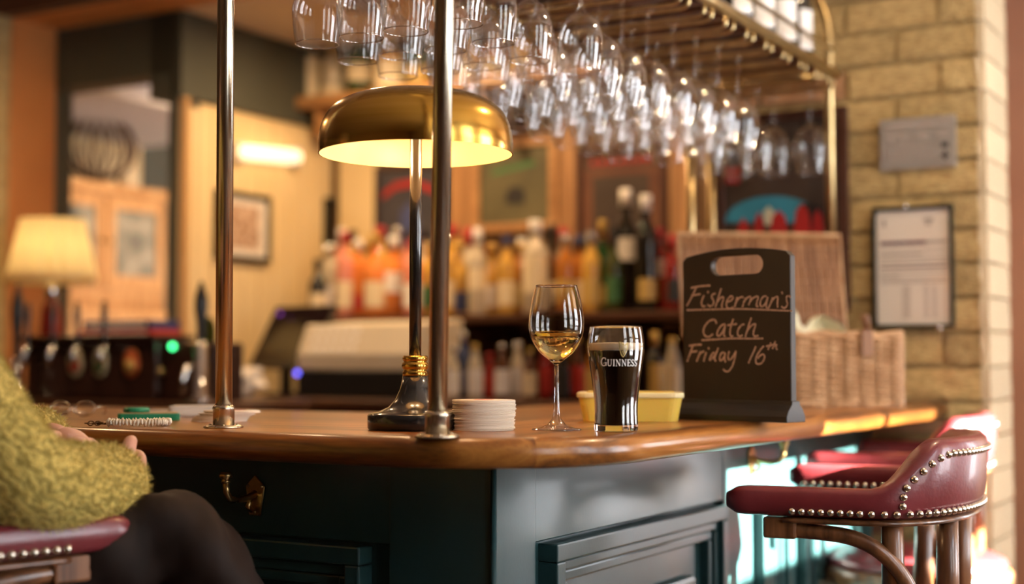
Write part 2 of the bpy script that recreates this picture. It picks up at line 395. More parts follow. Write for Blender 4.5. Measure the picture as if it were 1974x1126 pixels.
# ------------------------------------------------------------------ brick walls, each brick a part
def brick_mesh(i, mat):
    bm = bmesh.new(); bmesh.ops.create_cube(bm, size=1.0)
    bmesh.ops.subdivide_edges(bm, edges=bm.edges, cuts=2, use_grid_fill=True)
    rnd = random.Random(i)
    for vtx in bm.verts:
        for ax in range(3):
            vtx.co[ax] += rnd.uniform(-0.012, 0.012) * (1 if ax != 2 else 1.8)
        if abs(vtx.co.x) > 0.45 and abs(vtx.co.z) > 0.42: vtx.co.x *= 0.99; vtx.co.z *= 0.98
    me = bpy.data.meshes.new('brick'); bm.to_mesh(me); bm.free(); me.materials.append(MATS[mat]); return me
BRICKS = {m: [brick_mesh(i + 31 * j, m) for i in range(4)] for j, m in enumerate(('brick_face', 'brick_pink', 'brick_dark', 'brick_daylit'))}
def brick(parent, mat, c, size):
    o = bpy.data.objects.new('brick', random.choice(BRICKS[mat])); COL.objects.link(o); o.parent = parent
    o.location = c; o.scale = (size[0], size[1], size[2]); o.rotation_euler = (random.uniform(-.01, .01), random.uniform(-.012, .012), random.uniform(-.01, .01))
    return o
WALL_V = 2.10; WALL_U1 = 0.095; CH = 0.088
wr = struct('wall_right', MB().box(-0.62, WALL_U1 - 0.012, WALL_V + 0.012, WALL_V + 0.27, 0, CEIL), 'mortar', 'yellow stock brick wall at the end of the bar')
rnd = random.Random(3)
row = 0; z = 0.40
while z < CEIL - 0.02:
    x = WALL_U1 - (0.105 if row % 2 else 0.215); pal = 'brick_daylit'
    o_len = WALL_U1 - x
    brick(wr, 'brick_face', (x + o_len / 2 - 0.006, WALL_V + 0.130, z + CH / 2), (o_len - 0.018, 0.262, CH - 0.012)); brick(wr, 'brick_daylit', (WALL_U1 - 0.004, WALL_V + 0.137, z + CH / 2), (0.022, 0.272, CH - 0.004))
    while x > -0.60:
        ln = 0.245 if (row % 3 or rnd.random() < 0.5) else 0.125
        x0 = max(x - ln, -0.615)
        t = rnd.random(); mt = 'brick_face' if t < 0.64 else ('brick_pink' if t < 0.88 else 'brick_dark')
        if x - x0 > 0.03: brick(wr, mt, ((x + x0) / 2, WALL_V + 0.05, z + CH / 2), (x - x0 - 0.012, 0.10 + rnd.uniform(-.006, .006), CH - 0.012))
        x = x0
    z += CH; row += 1
# brick edge at the far left of the opening
wl2 = struct('wall_corner', MB().box(q0[0] - 0.6, q0[0] - 0.004, 2.02, 2.125, 0, CEIL), 'mortar', 'narrow pale brick wall beside the orange pilaster')
z = 0.8; row = 0
while z < CEIL - 0.05:
    x = q0[0]; 
    for j in range(2):
        ln = 0.22 if (row + j) % 2 else 0.12
        brick(wl2, 'brick_face', (x - ln / 2, 2.0, z + CH / 2), (ln - 0.01, 0.06, CH - 0.01)); x -= ln
    z += CH; row += 1
# terracotta wall beyond the brick end
struct('wall_beyond', MB().box(-0.5, 0.45, 3.3, 3.4, 0, CEIL), 'terracotta_wall', 'smooth terracotta wall beyond the brick end')

# ------------------------------------------------------------------ bar: worktop and panelled fronts
TOP = 1.10; TH = 0.042; DEEP = 0.80; RC = 0.26
def worktop_outline(off):
    r = RC - off; pts = []
    n = 22
    cx, cy = -RC, RC
    for k in range(n + 1):
        a = R(-90 + 90 * k / n); pts.append((cx + r * math.cos(a), cy + r * math.sin(a)))
    pts.append((-off, WALL_V - 0.004)); pts.append((-DEEP + off, WALL_V - 0.004)); pts.append((-DEEP + off, DEEP - off)); pts.append((-3.0, DEEP - off)); pts.append((-3.0, off))
    return pts
rings = []
for k in range(13):
    a = math.pi * k / 12; rings.append((0.021 * (1 - math.sin(a)) , TOP - TH / 2 + TH / 2 * math.cos(a)))
mb = MB(); prev = None; outs = [worktop_outline(o) for o, _ in rings]; n = len(outs[0])
vs_ = [(x, y, rings[i][1]) for i, o in enumerate(outs) for x, y in o]
fs_ = [tuple(range(n)), tuple(range((len(rings) - 1) * n + n - 1, (len(rings) - 1) * n - 1, -1))]
mb.add(vs_, fs_, False)
mb.add([], [], True)
for i in range(len(rings) - 1):
    for k in range(n):
        k2 = (k + 1) % n; mb.f.append([i * n + k, i * n + k2, (i + 1) * n + k2, (i + 1) * n + k]); mb.sm.append(True)
tag(mb.build('bar_worktop', 'worktop_wood', None, CORNER, ROT), 'thick varnished wooden bar worktop with a rounded corner and nosing', 'worktop')

OL, OR_ = 0.17, 0.20       # overhang left and right
def front(name, label, place, length, panels, posts):
    """panelled front: local x along the front, y outwards (negative), z up; place = (matrix for the thing)"""
    t = thing(name, label, 'bar front', place[0], place[1])
    z1 = TOP - TH
    MB().box(0, length, 0.012, 0.05, 0, z1).build('backing', 'teal_paint', t)
    MB().box(0, length, 0, 0.03, 0.93, z1 - 0.001).build('top_rail', 'teal_paint', t, bevel=0.002)
    MB().box(0, length, 0, 0.03, 0, 0.12).build('bottom_rail', 'teal_paint', t, bevel=0.002)
    for (x0, x1) in posts:
        MB().box(x0, x1, -0.0015, 0.03, 0.0, z1 - 0.002).build('stile', 'teal_paint', t, bevel=0.0025)
    for (x0, x1) in panels:
        zb, zt = 0.16, 0.925
        for (a0, a1, b0, b1, nm) in ((x0, x1, zt - 0.028, zt, 'moulding'), (x0, x1, zb, zb + 0.028, 'moulding'), (x0, x0 + 0.028, zb + 0.028, zt - 0.028, 'moulding'), (x1 - 0.028, x1, zb + 0.028, zt - 0.028, 'moulding')):
            MB().box(a0, a1, -0.022, 0.02, b0, b1).build(nm, 'teal_paint', t, bevel=0.003)
        for (ins, dep) in ((0.028, 0.012), (0.046, 0.006)):
            w = 0.018
            p = MB()
            p.box(x0 + ins, x1 - ins, -dep, 0.02, zt - ins - w, zt - ins); p.box(x0 + ins, x1 - ins, -dep, 0.02, zb + ins, zb + ins + w)
            p.box(x0 + ins, x0 + ins + w, -dep, 0.02, zb + ins + w, zt - ins - w); p.box(x1 - ins - w, x1 - ins, -dep, 0.02, zb + ins + w, zt - ins - w)
            p.build('inner_moulding', 'teal_paint', t, bevel=0.004)
        ins = 0.12
        MB().box(x0 + ins, x1 - ins, -0.006, 0.015, zb + ins, zt - ins).build('raised_panel', 'teal_paint', t, bevel=0.012)
    return t
front('bar_panelling', 'dark green panelled bar front facing the seated person, in deep shade', (UV(-3.0, OL), ROT), 3.0 - OR_, [(0.35, 1.05), (1.22, 1.92), (2.05, 2.58)], [(0.2, 0.32), (1.08, 1.19), (1.945, 2.03), (2.62, 3.0 - OR_)])
rp_ = 0.12
front('bar_panelling', 'teal panelled bar front catching the window light beside the red stools', (UV(-OR_, OL), ROT + R(90)), WALL_V - OL - 0.005, [(0.155, 0.86), (1.06, 1.24), (1.33, 1.85)], [(0.0, 0.125), (0.885, 1.045), (1.255, 1.32)])
# corner bead
tag(MB().tube([UV(-OR_ + 0.002, OL - 0.002, 0.0), UV(-OR_ + 0.002, OL - 0.002, TOP - TH - 0.003)], 0.0045, 8).build('corner_bead', 'teal_paint'), 'slim teal bead on the corner of the bar front', 'bead')

def bag_hook(base, direction, label, flip=1):
    """brass coat hook: plate on the front, arm out and up, knob"""
    t = thing('bag_hook', label, 'hook', base, direction)
    s = flip
    MB().add([(x, y, z) for y in (0, -0.004) for x, z in ((-0.011, -0.034), (0.011, -0.034), (0.013, -0.02), (0.019, 0.012), (0.0, 0.030), (-0.019, 0.012), (-0.013, -0.02))],
             [tuple(range(7)), tuple(range(13, 6, -1))] + [(i, (i + 1) % 7, 7 + (i + 1) % 7, 7 + i) for i in range(7)]).build('back_plate', 'hook_brass', t, bevel=0.0015)
    MB().tube([(0, -0.003, 0.0), (0, -0.02, -0.005), (0, -0.045, -0.007), (0, -0.062, -0.003), (0, -0.07, 0.008), (0, -0.072, 0.024)], [0.007, 0.0055, 0.005, 0.005, 0.005, 0.0055], 10).build('arm', 'hook_brass', t)
    MB().lathe([(0.0, 0.022), (0.007, 0.022), (0.007, 0.027), (0.0055, 0.028), (0.0105, 0.031), (0.0105, 0.036), (0.007, 0.039), (0, 0.039)], 14, Matrix.Translation((0, -0.072, 0))).build('knob', 'hook_brass', t)
    MB().tube([(0, -0.012, -0.006), (0, -0.02, -0.018), (0, -0.010, -0.026)], 0.004, 8).build('lower_prong', 'hook_brass', t)
    for (x, z) in ((-0.014, 0.012), (0.014, 0.012), (0, -0.028)):
        MB().lathe([(0, -0.001), (0.0032, 0.0), (0.002, 0.0018), (0, 0.0022)], 10, Matrix.Translation((x, -0.004, z)) @ Matrix.Rotation(R(90), 4, 'X')).build('screw', 'hook_brass', t)
    return t
h1 = ONV(494, 952, OL - 0.002); bag_hook(h1, ROT, 'aged brass bag hook on the dark bar front near the seated person')
h2 = ONU(1447, 884, -OR_ + 0.002); bag_hook(h2, ROT + R(90), 'brass bag hook on the sunlit teal bar front')

# ------------------------------------------------------------------ brass poles on the worktop
def brass_pole(px, py, top_px, label):
    base = ONZ(px, py, TOP); top = PX(top_px, 0, base.y)
    t = thing('brass_pole', label, 'pole', base)
    lean = (top - base) / (top.z - base.z); hgt = CEIL - TOP
    r = 0.0131
    MB().tube([(0, 0, 0.03), tuple(lean * hgt)], r, 24).build('tube', 'pole_brass', t)
    MB().lathe([(0.0, 0.0), (0.030, 0.0), (0.031, 0.002), (0.026, 0.0045), (0.0, 0.0045)], 28).build('flange', 'pole_brass', t)
    MB().lathe([(0.0, 0.003), (0.0165, 0.003), (0.0165, 0.028), (0.0175, 0.030), (0.0165, 0.033), (0.0132, 0.036), (0.0, 0.036)], 28).build('collar', 'pole_brass', t)
    for k in range(3):
        a = R(40 + 120 * k)
        MB().lathe([(0, 0.004), (0.003, 0.004), (0.002, 0.006), (0, 0.0062)], 8, Matrix.Translation((0.024 * math.cos(a), 0.024 * math.sin(a), 0))).build('screw', 'pole_brass', t)
    return t
brass_pole(843, 843.5, 857, 'round brass pole standing in front of the gold lamp')
brass_pole(431, 825, 435, 'round brass pole standing by the loose coasters and white pouch')

# ------------------------------------------------------------------ gantry rack with hanging rails
RZ = CAM_Z + 0.75; WZ = CAM_Z + 0.715; RU0, RU1 = -0.25, -0.68; RV0, RV1 = 0.12, 2.0
g = thing('glass_rack', 'brass gantry rack with hanging rails above the bar', 'rack', CORNER, ROT)
MB().tube([(RU0, RV0, RZ), (RU0, RV1, RZ)], 0.0125, 14).build('front_rail', 'rail_brass', g)
MB().tube([(RU1, RV0, RZ), (RU1, RV1, RZ)], 0.0125, 14).build('inner_rail', 'rail_brass', g)
MB().tube([(RU0, RV0, RZ), (RU1, RV0, RZ)], 0.0125, 14).build('end_rail', 'rail_brass', g)
MB().tube([(RU0, RV1, RZ), (RU1, RV1, RZ)], 0.0125, 14).build('end_rail', 'rail_brass', g)
MB().tube([(RU0 - 0.01, RV0, RZ + 0.065), (RU0 - 0.01, RV1, RZ + 0.065)], 0.006, 10).build('guard_rail', 'rail_brass', g)
n = 0; v = RV0 + 0.06
while v < RV1 - 0.03:
    MB().box(RU1, RU0, v - 0.014, v + 0.014, RZ - 0.004, RZ + 0.012).build('shelf_slat', 'dark_wood', g, bevel=0.003); v += 0.0735
CHV = [0.235, 0.375, 0.515, 0.640, 0.765, 0.888, 1.010, 1.132, 1.254, 1.376, 1.498, 1.62, 1.742, 1.864, 1.965]
for v in CHV:
    for dv in (-0.021, 0.021):
        q = v + dv * (1 if dv < 0 else 1)
        pts = [(RU0 - 0.004, q, RZ - 0.008), (RU0 - 0.006, q, WZ + 0.008), (RU0 - 0.012, q, WZ + 0.001), (RU0 - 0.022, q, WZ - 0.002), (RU1 + 0.02, q, WZ - 0.002), (RU1 + 0.004, q, WZ + 0.006), (RU1, q, RZ - 0.006)]
        MB().tube(pts, 0.0042, 8).build('hanging_rail', 'rail_brass', g)
# end arch and posts that carry the rack
arch = [(RU0 - 0.02, RV1 + 0.0, TOP + 0.001), (RU0 - 0.02, RV1, RZ + 0.10)]
for k in range(1, 9):
    a = R(90 * k / 8); arch.append((RU0 - 0.02 - 0.16 * (1 - math.cos(a)), RV1 - 0.02 * math.sin(a), RZ + 0.10 + 0.20 * math.sin(a)))
arch.append((RU1 + 0.16, RV1 - 0.02, RZ + 0.30))
for k in range(7, -1, -1):
    a = R(90 * k / 8); arch.append((RU1 + 0.16 * (1 - math.cos(a)), RV1 - 0.02 * math.sin(a), RZ + 0.10 + 0.20 * math.sin(a)))
arch.append((RU1, RV1, RZ))
MB().tube(arch, 0.0125, 14).build('end_arch', 'rail_brass', g)
for (px, v) in ((1333, 1.78), (1373, 1.93)):
    p = to_uv(ONV(px, 500, v))
    MB().tube([(p[0], v, TOP + 0.001), (p[0], v, RZ)], 0.0125, 14).build('post', 'rail_brass', g)
for v in (0.3, 1.2):
    MB().tube([(RU1, v, RZ), (RU1, v, CEIL)], 0.009, 10).build('hanger', 'rail_brass', g)
    MB().tube([(RU0, v, RZ), (RU0, v, CEIL)], 0.009, 10).build('hanger', 'rail_brass', g) if v < 0.4 else None

# ------------------------------------------------------------------ hanging wine glasses (local: foot at z=0 on the rails, bowl below)
def smooth_profile(pts, n=5):
    out = []
    P = [Vector((a, b, 0)) for a, b in pts]
    for i in range(len(P) - 1):
        p0 = P[max(i - 1, 0)]; p1 = P[i]; p2 = P[i + 1]; p3 = P[min(i + 2, len(P) - 1)]
        for k in range(n):
            t = k / n
            q = 0.5 * ((2 * p1) + (p2 - p0) * t + (2 * p0 - 5 * p1 + 4 * p2 - p3) * t * t + (3 * p1 - p0 - 3 * p2 + p3) * t ** 3)
            out.append((max(q.x, 0.0), q.y))
    out.append(pts[-1]); return out
def hanging_meshes(h, rb, rr, bowl):
    foot = MB().lathe([(0.0, 0.004), (0.010, 0.003), (0.030, 0.001), (0.0335, 0.0), (0.0335, -0.0015), (0.022, -0.0035), (0.009, -0.007), (0.0045, -0.014)], 24, cap=False)
    zb = -(h - bowl)
    stem = MB().lathe([(0.0045, -0.014), (0.0036, -0.03), (0.0035, zb + 0.015), (0.0045, zb + 0.006), (0.009, zb)], 12, cap=False)
    prof = smooth_profile([(0.006, zb + 0.002), (0.012, zb - 0.003), (rb * 0.72, zb - bowl * 0.17), (rb * 0.97, zb - bowl * 0.40), (rb, zb - bowl * 0.55), (rb * 0.96, zb - bowl * 0.75), (rr, -h)], 5)
    bw = MB().lathe(prof, 32, cap=False)
    n_wall = len(bw.f)
    bw.tube([(rr * math.cos(2 * math.pi * k / 32), rr * math.sin(2 * math.pi * k / 32), -h) for k in range(32)], 0.0010, 6, closed=True)
    out = []
    for nm, b in (('foot', foot), ('stem', stem), ('bowl', bw)):
        me = b.mesh(nm); me.materials.append(MATS['rack_glass']); out.append((nm, me))
        if nm == 'bowl':
            me.materials.append(MATS['rim_glass'])
            for p_ in me.polygons:
                if p_.index >= n_wall: p_.material_index = 1
    return out
SMALL = hanging_meshes(0.200, 0.0405, 0.035, 0.108)
LARGE = hanging_meshes(0.225, 0.0480, 0.0375, 0.125)
n_rack = 0
spec = {0: 'first', 1: 'second', 2: 'third', 3: 'fourth', 4: 'fifth', 5: 'sixth', 6: 'seventh', 7: 'eighth', 8: 'ninth', 9: 'tenth', 10: 'eleventh', 11: 'twelfth', 12: 'thirteenth', 13: 'penultimate', 14: 'last'}
ordn = ['nearest the right end', 'second along', 'third along', 'fourth along', 'fifth along']
for k, v in enumerate(CHV):
    if k in (12,): us = []
    elif k < 4: us = [-0.302, -0.393, -0.484, -0.575] if k else [-0.302, -0.393, -0.484, -0.575]
    elif k <= 10: us = [-0.330, -0.432, -0.534, -0.634]
    elif k == 11: us = [-0.45, -0.555]
    elif k == 13: us = [-0.42, -0.55]
    else: us = [-0.31, -0.41, -0.51]
    if k == 1: us = [-0.324, -0.413, -0.503, -0.588]
    if k == 2: us = [-0.338, -0.424, -0.515, -0.608]
    for j, u in enumerate(us):
        big = k >= 4
        word = 'large' if big else 'small'
        where = ['nearest the sunny rail', 'second from the sunny rail', 'third from the sunny rail', 'fourth from the sunny rail'][j]
        t = thing('hanging_wine_glass', '%s empty wine glass, %s rack channel counted from the camera, %s' % (word, spec[k], where), 'wine glass',
                  UV(u + random.uniform(-.006, .006), v + random.uniform(-.004, .004), WZ + 0.0035), random.uniform(0, 6.28), 'wine glasses hanging upside down from the rack')
        for nm, me in (LARGE if big else SMALL): link(nm, me, t)
        n_rack += 1

# bottles standing on top of the rack
def bottle_meshes(kind, h, r):
    if kind == 'wine': prof = [(0, 0), (r * 0.9, 0), (r, 0.006), (r, h * 0.56), (r * 0.92, h * 0.63), (r * 0.55, h * 0.70), (r * 0.40, h * 0.76), (r * 0.37, h * 0.93), (r * 0.42, h * 0.935), (r * 0.42, h * 0.955), (0, h * 0.955)]
    elif kind == 'spirit': prof = [(0, 0), (r * 0.93, 0), (r, 0.006), (r, h * 0.62), (r * 0.94, h * 0.68), (r * 0.60, h * 0.745), (r * 0.42, h * 0.79), (r * 0.38, h * 0.90), (r * 0.42, h * 0.905), (0, h * 0.905)]
    elif kind == 'squat': prof = [(0, 0), (r * 0.9, 0), (r * 1.0, 0.008), (r * 1.02, h * 0.5), (r * 0.92, h * 0.62), (r * 0.5, h * 0.70), (r * 0.36, h * 0.75), (r * 0.34, h * 0.86), (r * 0.4, h * 0.87), (0, h * 0.87)]
    else: prof = [(0, 0), (r * 0.9, 0), (r, 0.005), (r, h * 0.52), (r * 0.75, h * 0.68), (r * 0.46, h * 0.80), (r * 0.42, h * 0.94), (0, h * 0.94)]
    return prof
def bottle(loc, kind, h, r, glass_m, label_m, cap_m, label, cat='bottle', group=None, lab=(0.12, 0.45), wide=80):
    t = thing('bottle', label, cat, loc, random.uniform(-.4, .4), group)
    prof = bottle_meshes(kind, h, r)
    MB().lathe(prof, 18).build('body', glass_m, t)
    if label_m:
        z0, z1 = h * lab[0], h * lab[1]; n = 14; vs = []; fs = []
        for k in range(n + 1):
            a = R(-90 - wide + 2 * wide * k / n) + R(20); rr = r * 1.015 + 0.0004
            vs += [(rr * math.cos(a), rr * math.sin(a), z0), (rr * math.cos(a), rr * math.sin(a), z1)]
        fs = [(2 * k, 2 * k + 2, 2 * k + 3, 2 * k + 1) for k in range(n)]
        MB().add(vs, fs, True).build('paper_label', label_m, t, recalc=False)
    zt = prof[-1][1]; rn = prof[-2][0]
    lowz = h * (0.80 if kind == 'wine' else 0.86 if kind != 'mixer' else 0.90); rc = rn * 1.10 + 0.001
    MB().lathe([(rn * 0.5, lowz), (rc, lowz), (rc, h * 0.995), (rc * 0.9, h), (0, h)], 16).build('cap', cap_m, t)
    return t
M('glass_black', (0.008, 0.007, 0.006), rough=0.08, coat=0.3)
M('glass_green', (0.010, 0.055, 0.012), rough=0.08, coat=0.3)
M('glass_olive', (0.05, 0.06, 0.012), rough=0.08, coat=0.3)
M('glass_amber', (0.42, 0.15, 0.02), rough=0.10, coat=0.3)
M('glass_gold', (0.62, 0.36, 0.07), rough=0.10, coat=0.3)
M('glass_pink', (0.70, 0.26, 0.18), rough=0.12, coat=0.3)
M('glass_orange', (0.75, 0.24, 0.05), rough=0.12, coat=0.3)
M('glass_clear', (0.55, 0.48, 0.36), rough=0.08, coat=0.3)
M('glass_red', (0.22, 0.012, 0.010), rough=0.10, coat=0.3)
M('glass_blue', (0.03, 0.05, 0.13), rough=0.10, coat=0.3)
M('glass_brown', (0.10, 0.035, 0.012), rough=0.10, coat=0.3)
M('label_cream', (0.80, 0.68, 0.46), rough=0.6)
M('label_white', (0.85, 0.82, 0.78), rough=0.6)
M('label_red', (0.50, 0.03, 0.02), rough=0.6)
M('label_blue', (0.06, 0.08, 0.22), rough=0.6)
M('label_gold', (0.62, 0.42, 0.12), rough=0.4)
M('label_black', (0.02, 0.02, 0.02), rough=0.5)
M('label_green', (0.05, 0.16, 0.05), rough=0.6)
M('cap_white', (0.85, 0.83, 0.80), rough=0.4)
M('cap_gold', (0.72, 0.50, 0.16), rough=0.3, metal=1.0)
M('cap_silver', (0.75, 0.73, 0.70), rough=0.25, metal=1.0)
M('cap_red', (0.45, 0.03, 0.03), rough=0.4)
M('cap_black', (0.015, 0.015, 0.015), rough=0.3)
M('cap_blue', (0.03, 0.05, 0.16), rough=0.35)
shelf_top = RZ + 0.0125
for j, v in enumerate((1.12, 1.30, 1.47, 1.63, 1.79, 1.91)):
    bottle(UV(RU0 - 0.075, v, shelf_top), 'wine', 0.31, 0.038, 'glass_black', 'label_white', 'cap_black',
           'dark wine bottle with white label on the rack shelf, %s from the brick wall' % ['sixth', 'fifth', 'fourth', 'third', 'second', 'first'][j], group='wine bottles on the rack shelf', wide=42)
for j, v in enumerate((1.40, 1.56, 1.72)):
    t = thing('gift_box', 'tall cream bottle carton on the rack shelf, %s from the brick wall' % ['third', 'second', 'first'][j], 'box', UV(RU0 - 0.19, v, shelf_top), ROT, 'bottle cartons on the rack shelf')
    MB().box(-0.045, 0.045, -0.045, 0.045, 0, 0.33).build('carton', 'label_cream', t, bevel=0.002)
    MB().box(-0.046, 0.046, -0.046, 0.046, 0.20, 0.26).build('printed_band', 'label_white', t)

# ------------------------------------------------------------------ gold lamp
lb = ONZ(800, 828, TOP)
lamp = thing('table_lamp', 'table lamp with domed brushed gold shade and black stem', 'lamp', lb)
MB().lathe([(0, 0.0), (0.069, 0.0), (0.0715, 0.003), (0.0715, 0.022), (0.069, 0.0245), (0.055, 0.027), (0.040, 0.034), (0.030, 0.045), (0.0225, 0.062), (0.0185, 0.082), (0, 0.082)], 48).build('base', 'black_metal', lamp)
cl = MB().lathe([(0.009, 0.080), (0.0185, 0.080), (0.0195, 0.083), (0.0185, 0.0875), (0.017, 0.089), (0.0195, 0.092), (0.0205, 0.096), (0.0195, 0.100), (0.017, 0.102), (0.0185, 0.104), (0.0195, 0.1075), (0.018, 0.111), (0.009, 0.111)], 32).build('collar', 'gold_shade', lamp)
MB().lathe([(0.0, 0.105), (0.0093, 0.105), (0.0093, 0.50), (0, 0.50)], 24).build('stem', 'black_metal', lamp)
SR, SZ0, SZ1 = 0.148, 0.417, 0.513
outer = [(SR, SZ0), (SR + 0.0006, SZ0 + 0.012), (SR - 0.0012, SZ0 + 0.030), (SR - 0.0065, SZ0 + 0.049), (SR - 0.018, SZ0 + 0.067), (SR - 0.037, SZ0 + 0.081), (SR - 0.068, SZ0 + 0.091), (0.040, SZ0 + 0.0955), (0.0, SZ0 + 0.0965)]
MB().lathe(smooth_profile(outer, 4), 72, cap=False).build('shade', 'gold_shade', lamp)
inner = [(max(r - 0.0016, 0), z - (0.0016 if z > SZ0 else 0)) for r, z in outer]
MB().lathe(smooth_profile(inner, 4), 72, cap=False).build('shade_lining', 'shade_inside', lamp)
MB().lathe([(0.0095, SZ1 - 0.004), (0.011, SZ1 - 0.001), (0.006, SZ1 + 0.002), (0.0035, SZ1 + 0.006), (0, SZ1 + 0.008)], 16).build('finial', 'gold_shade', lamp)
for s in (-1, 1):
    b = MB().lathe([(0.0, 0.0), (0.010, 0.001), (0.017, 0.010), (0.019, 0.020), (0.016, 0.032), (0.010, 0.044), (0.0, 0.046)], 16, Matrix.Translation((s * 0.042, 0.0, SZ0 + 0.026))).build('bulb', 'bulb', lamp)
    MB().lathe([(0, 0.044), (0.011, 0.044), (0.011, 0.062), (0, 0.062)], 14, Matrix.Translation((s * 0.042, 0.0, SZ0 + 0.026))).build('socket', 'gold_shade', lamp)
    point_light('lamp_bulb_light', (s * 0.042, -0.0, SZ0 + 0.016), 0.95, (1.0, 0.66, 0.36), 0.02, lamp)
MB().tube([(-0.052, 0, SZ0 + 0.082), (0.052, 0, SZ0 + 0.082)], 0.004, 8).build('bulb_arm', 'gold_shade', lamp)

# ------------------------------------------------------------------ coasters
def coaster_mesh(r, t):
    b = MB().lathe([(0, 0), (r - 0.0006, 0), (r, 0.0005), (r, t - 0.0005), (r - 0.0006, t), (0, t)], 40)
    me = b.mesh('coaster'); me.materials.append(MATS['card']); return me
c0 = ONZ(931, 829, TOP); CR = 0.0475; CT = 0.00205
cm = coaster_mesh(CR, CT)
zz = TOP; off = Vector((0, 0, 0))
for k in range(22):
    o = link('coaster', cm); o.location = (c0.x + random.uniform(-.0012, .0012) + (0.0016 if k > 9 else 0), c0.y + random.uniform(-.0012, .0012), zz)
    o.rotation_euler.z = random.uniform(0, 6)
    if k == 21: tag(o, 'topmost round card coaster of the tall stack, with red print', 'coaster', 'coasters stacked between pole and wine glass')
    else: tag(o, 'plain round card coaster within the tall stack beside the wine glass', 'coaster', 'coasters stacked between pole and wine glass')
    if k == 21:
        MB().lathe([(0, CT + 0.00015), (0.016, CT + 0.00015)], 24, Matrix.Translation((0.012, 0.006, 0)), cap=False).build('red_print', 'card_red', o)
    zz += CT
c1 = ONZ(432, 812, TOP)
offs = [(-0.006, 0), (-0.004, 0.001), (-0.002, 0), (0, 0), (0.004, 0.002), (0.012, 0.004), (0.010, 0.0), (0.022, 0.006), (0.020, 0.003)]
for k, (ox, oy) in enumerate(offs):
    o = link('coaster', cm); o.location = (c1.x - 0.004 + ox * 0.8, c1.y + oy, TOP + k * CT); o.rotation_euler.z = k
    if k == 8:
        tag(o, 'uppermost round coaster in the low slipped pile behind the left pole, with red print', 'coaster', 'coasters in the low slipped pile'); MB().lathe([(0, CT + 0.00015), (0.015, CT + 0.00015)], 24, Matrix.Translation((0.014, -0.010, 0)), cap=False).build('red_print', 'card_red', o)
    else: tag(o, 'plain round card coaster in the low slipped pile behind the brass pole', 'coaster', 'coasters in the low slipped pile')

# ------------------------------------------------------------------ white wine in a stemmed glass
wp = ONZ(1073, 829, TOP)
wg = thing('wine_glass', 'stemmed glass half full of white wine on the bar', 'wine glass', wp)
H = 0.2165
outer = smooth_profile([(0.0041, 0.098), (0.009, 0.1025), (0.026, 0.1165), (0.037, 0.134), (0.0415, 0.152), (0.0408, 0.172), (0.0365, 0.196), (0.0312, H)], 6)
inner = smooth_profile([(0.0002, 0.1045), (0.008, 0.1055), (0.0245, 0.1180), (0.0358, 0.1350), (0.0403, 0.152), (0.0398, 0.172), (0.0356, 0.196), (0.0305, H)], 6)
bowl = outer + [(0.0309, H + 0.0004)] + inner[::-1]
MB().lathe([(0, 0.096)] + [(0.0036, 0.096)] + bowl, 56, cap=False).build('bowl', 'clear_glass', wg)
MB().lathe([(0, 0.0), (0.0372, 0.0), (0.0378, 0.001), (0.0370, 0.0018), (0.026, 0.0035), (0.014, 0.008), (0.0070, 0.017), (0.0046, 0.030), (0.0036, 0.060), (0.0036, 0.0955), (0, 0.0955)], 40, cap=False).build('stem_and_foot', 'foot_glass', wg)
LV = 0.1465
def rad(prof, z):
    for (r0, z0), (r1, z1) in zip(prof, prof[1:]):
        if z0 <= z <= z1: return r0 + (r1 - r0) * (z - z0) / max(z1 - z0, 1e-9)
    return prof[-1][0]
wine = [(0, 0.1047)] + [(max(r - 0.0002, 0.0003), z + 0.0002) for r, z in inner if 0.1046 < z < LV - 0.002] + [(rad(inner, LV) - 0.0002, LV + 0.0008), (rad(inner, LV) - 0.0025, LV), (0, LV)]
m_wine = glass('white_wine', (0.99, 0.93, 0.66), 1.33)
MB().lathe(wine, 56, cap=False).build('wine', 'white_wine', wg)

# ------------------------------------------------------------------ pint of stout
pp = ONZ(1188, 831.5, TOP)
pg = thing('pint_glass', 'full tulip pint glass of black stout with cream head', 'pint glass', pp)
PH = 0.1535
pout = smooth_profile([(0.0318, 0.002), (0.0322, 0.010), (0.0316, 0.030), (0.0328, 0.052), (0.0366, 0.080), (0.0404, 0.105), (0.0417, 0.122), (0.0410, 0.138), (0.0384, PH)], 6)
pin = [(r - 0.0016, z) for r, z in pout if z > 0.008]
gl = [(0, 0.0), (0.0305, 0.0)] + pout + [(0.0376, PH + 0.0006)] + pin[::-1] + [(0.0, 0.0085)]
MB().lathe(gl, 64, cap=False).build('glass', 'clear_glass', pg)
M('stout', (0.006, 0.0025, 0.0015), rough=0.05, coat=0.5)
M('foam', (0.80, 0.60, 0.38), (0.86, 0.68, 0.46), rough=0.7, scale=60, sss=0.0)
ZB, ZF = 0.1185, 0.1292
MB().lathe([(0, 0.0087)] + [(r - 0.0003, z) for r, z in pin if 0.0088 < z < ZB] + [(rad(pin, ZB) - 0.0003, ZB), (0, ZB)], 64, cap=False).build('stout', 'stout', pg)
MB().lathe([(0, ZB + 0.0001)] + [(rad(pin, z) - 0.0003, z) for z in (ZB + 0.0002, ZB + 0.004, ZF - 0.001)] + [(rad(pin, ZF) - 0.0012, ZF), (0.02, ZF + 0.0008), (0, ZF + 0.001)], 64, cap=False).build('foam_head', 'foam', pg)
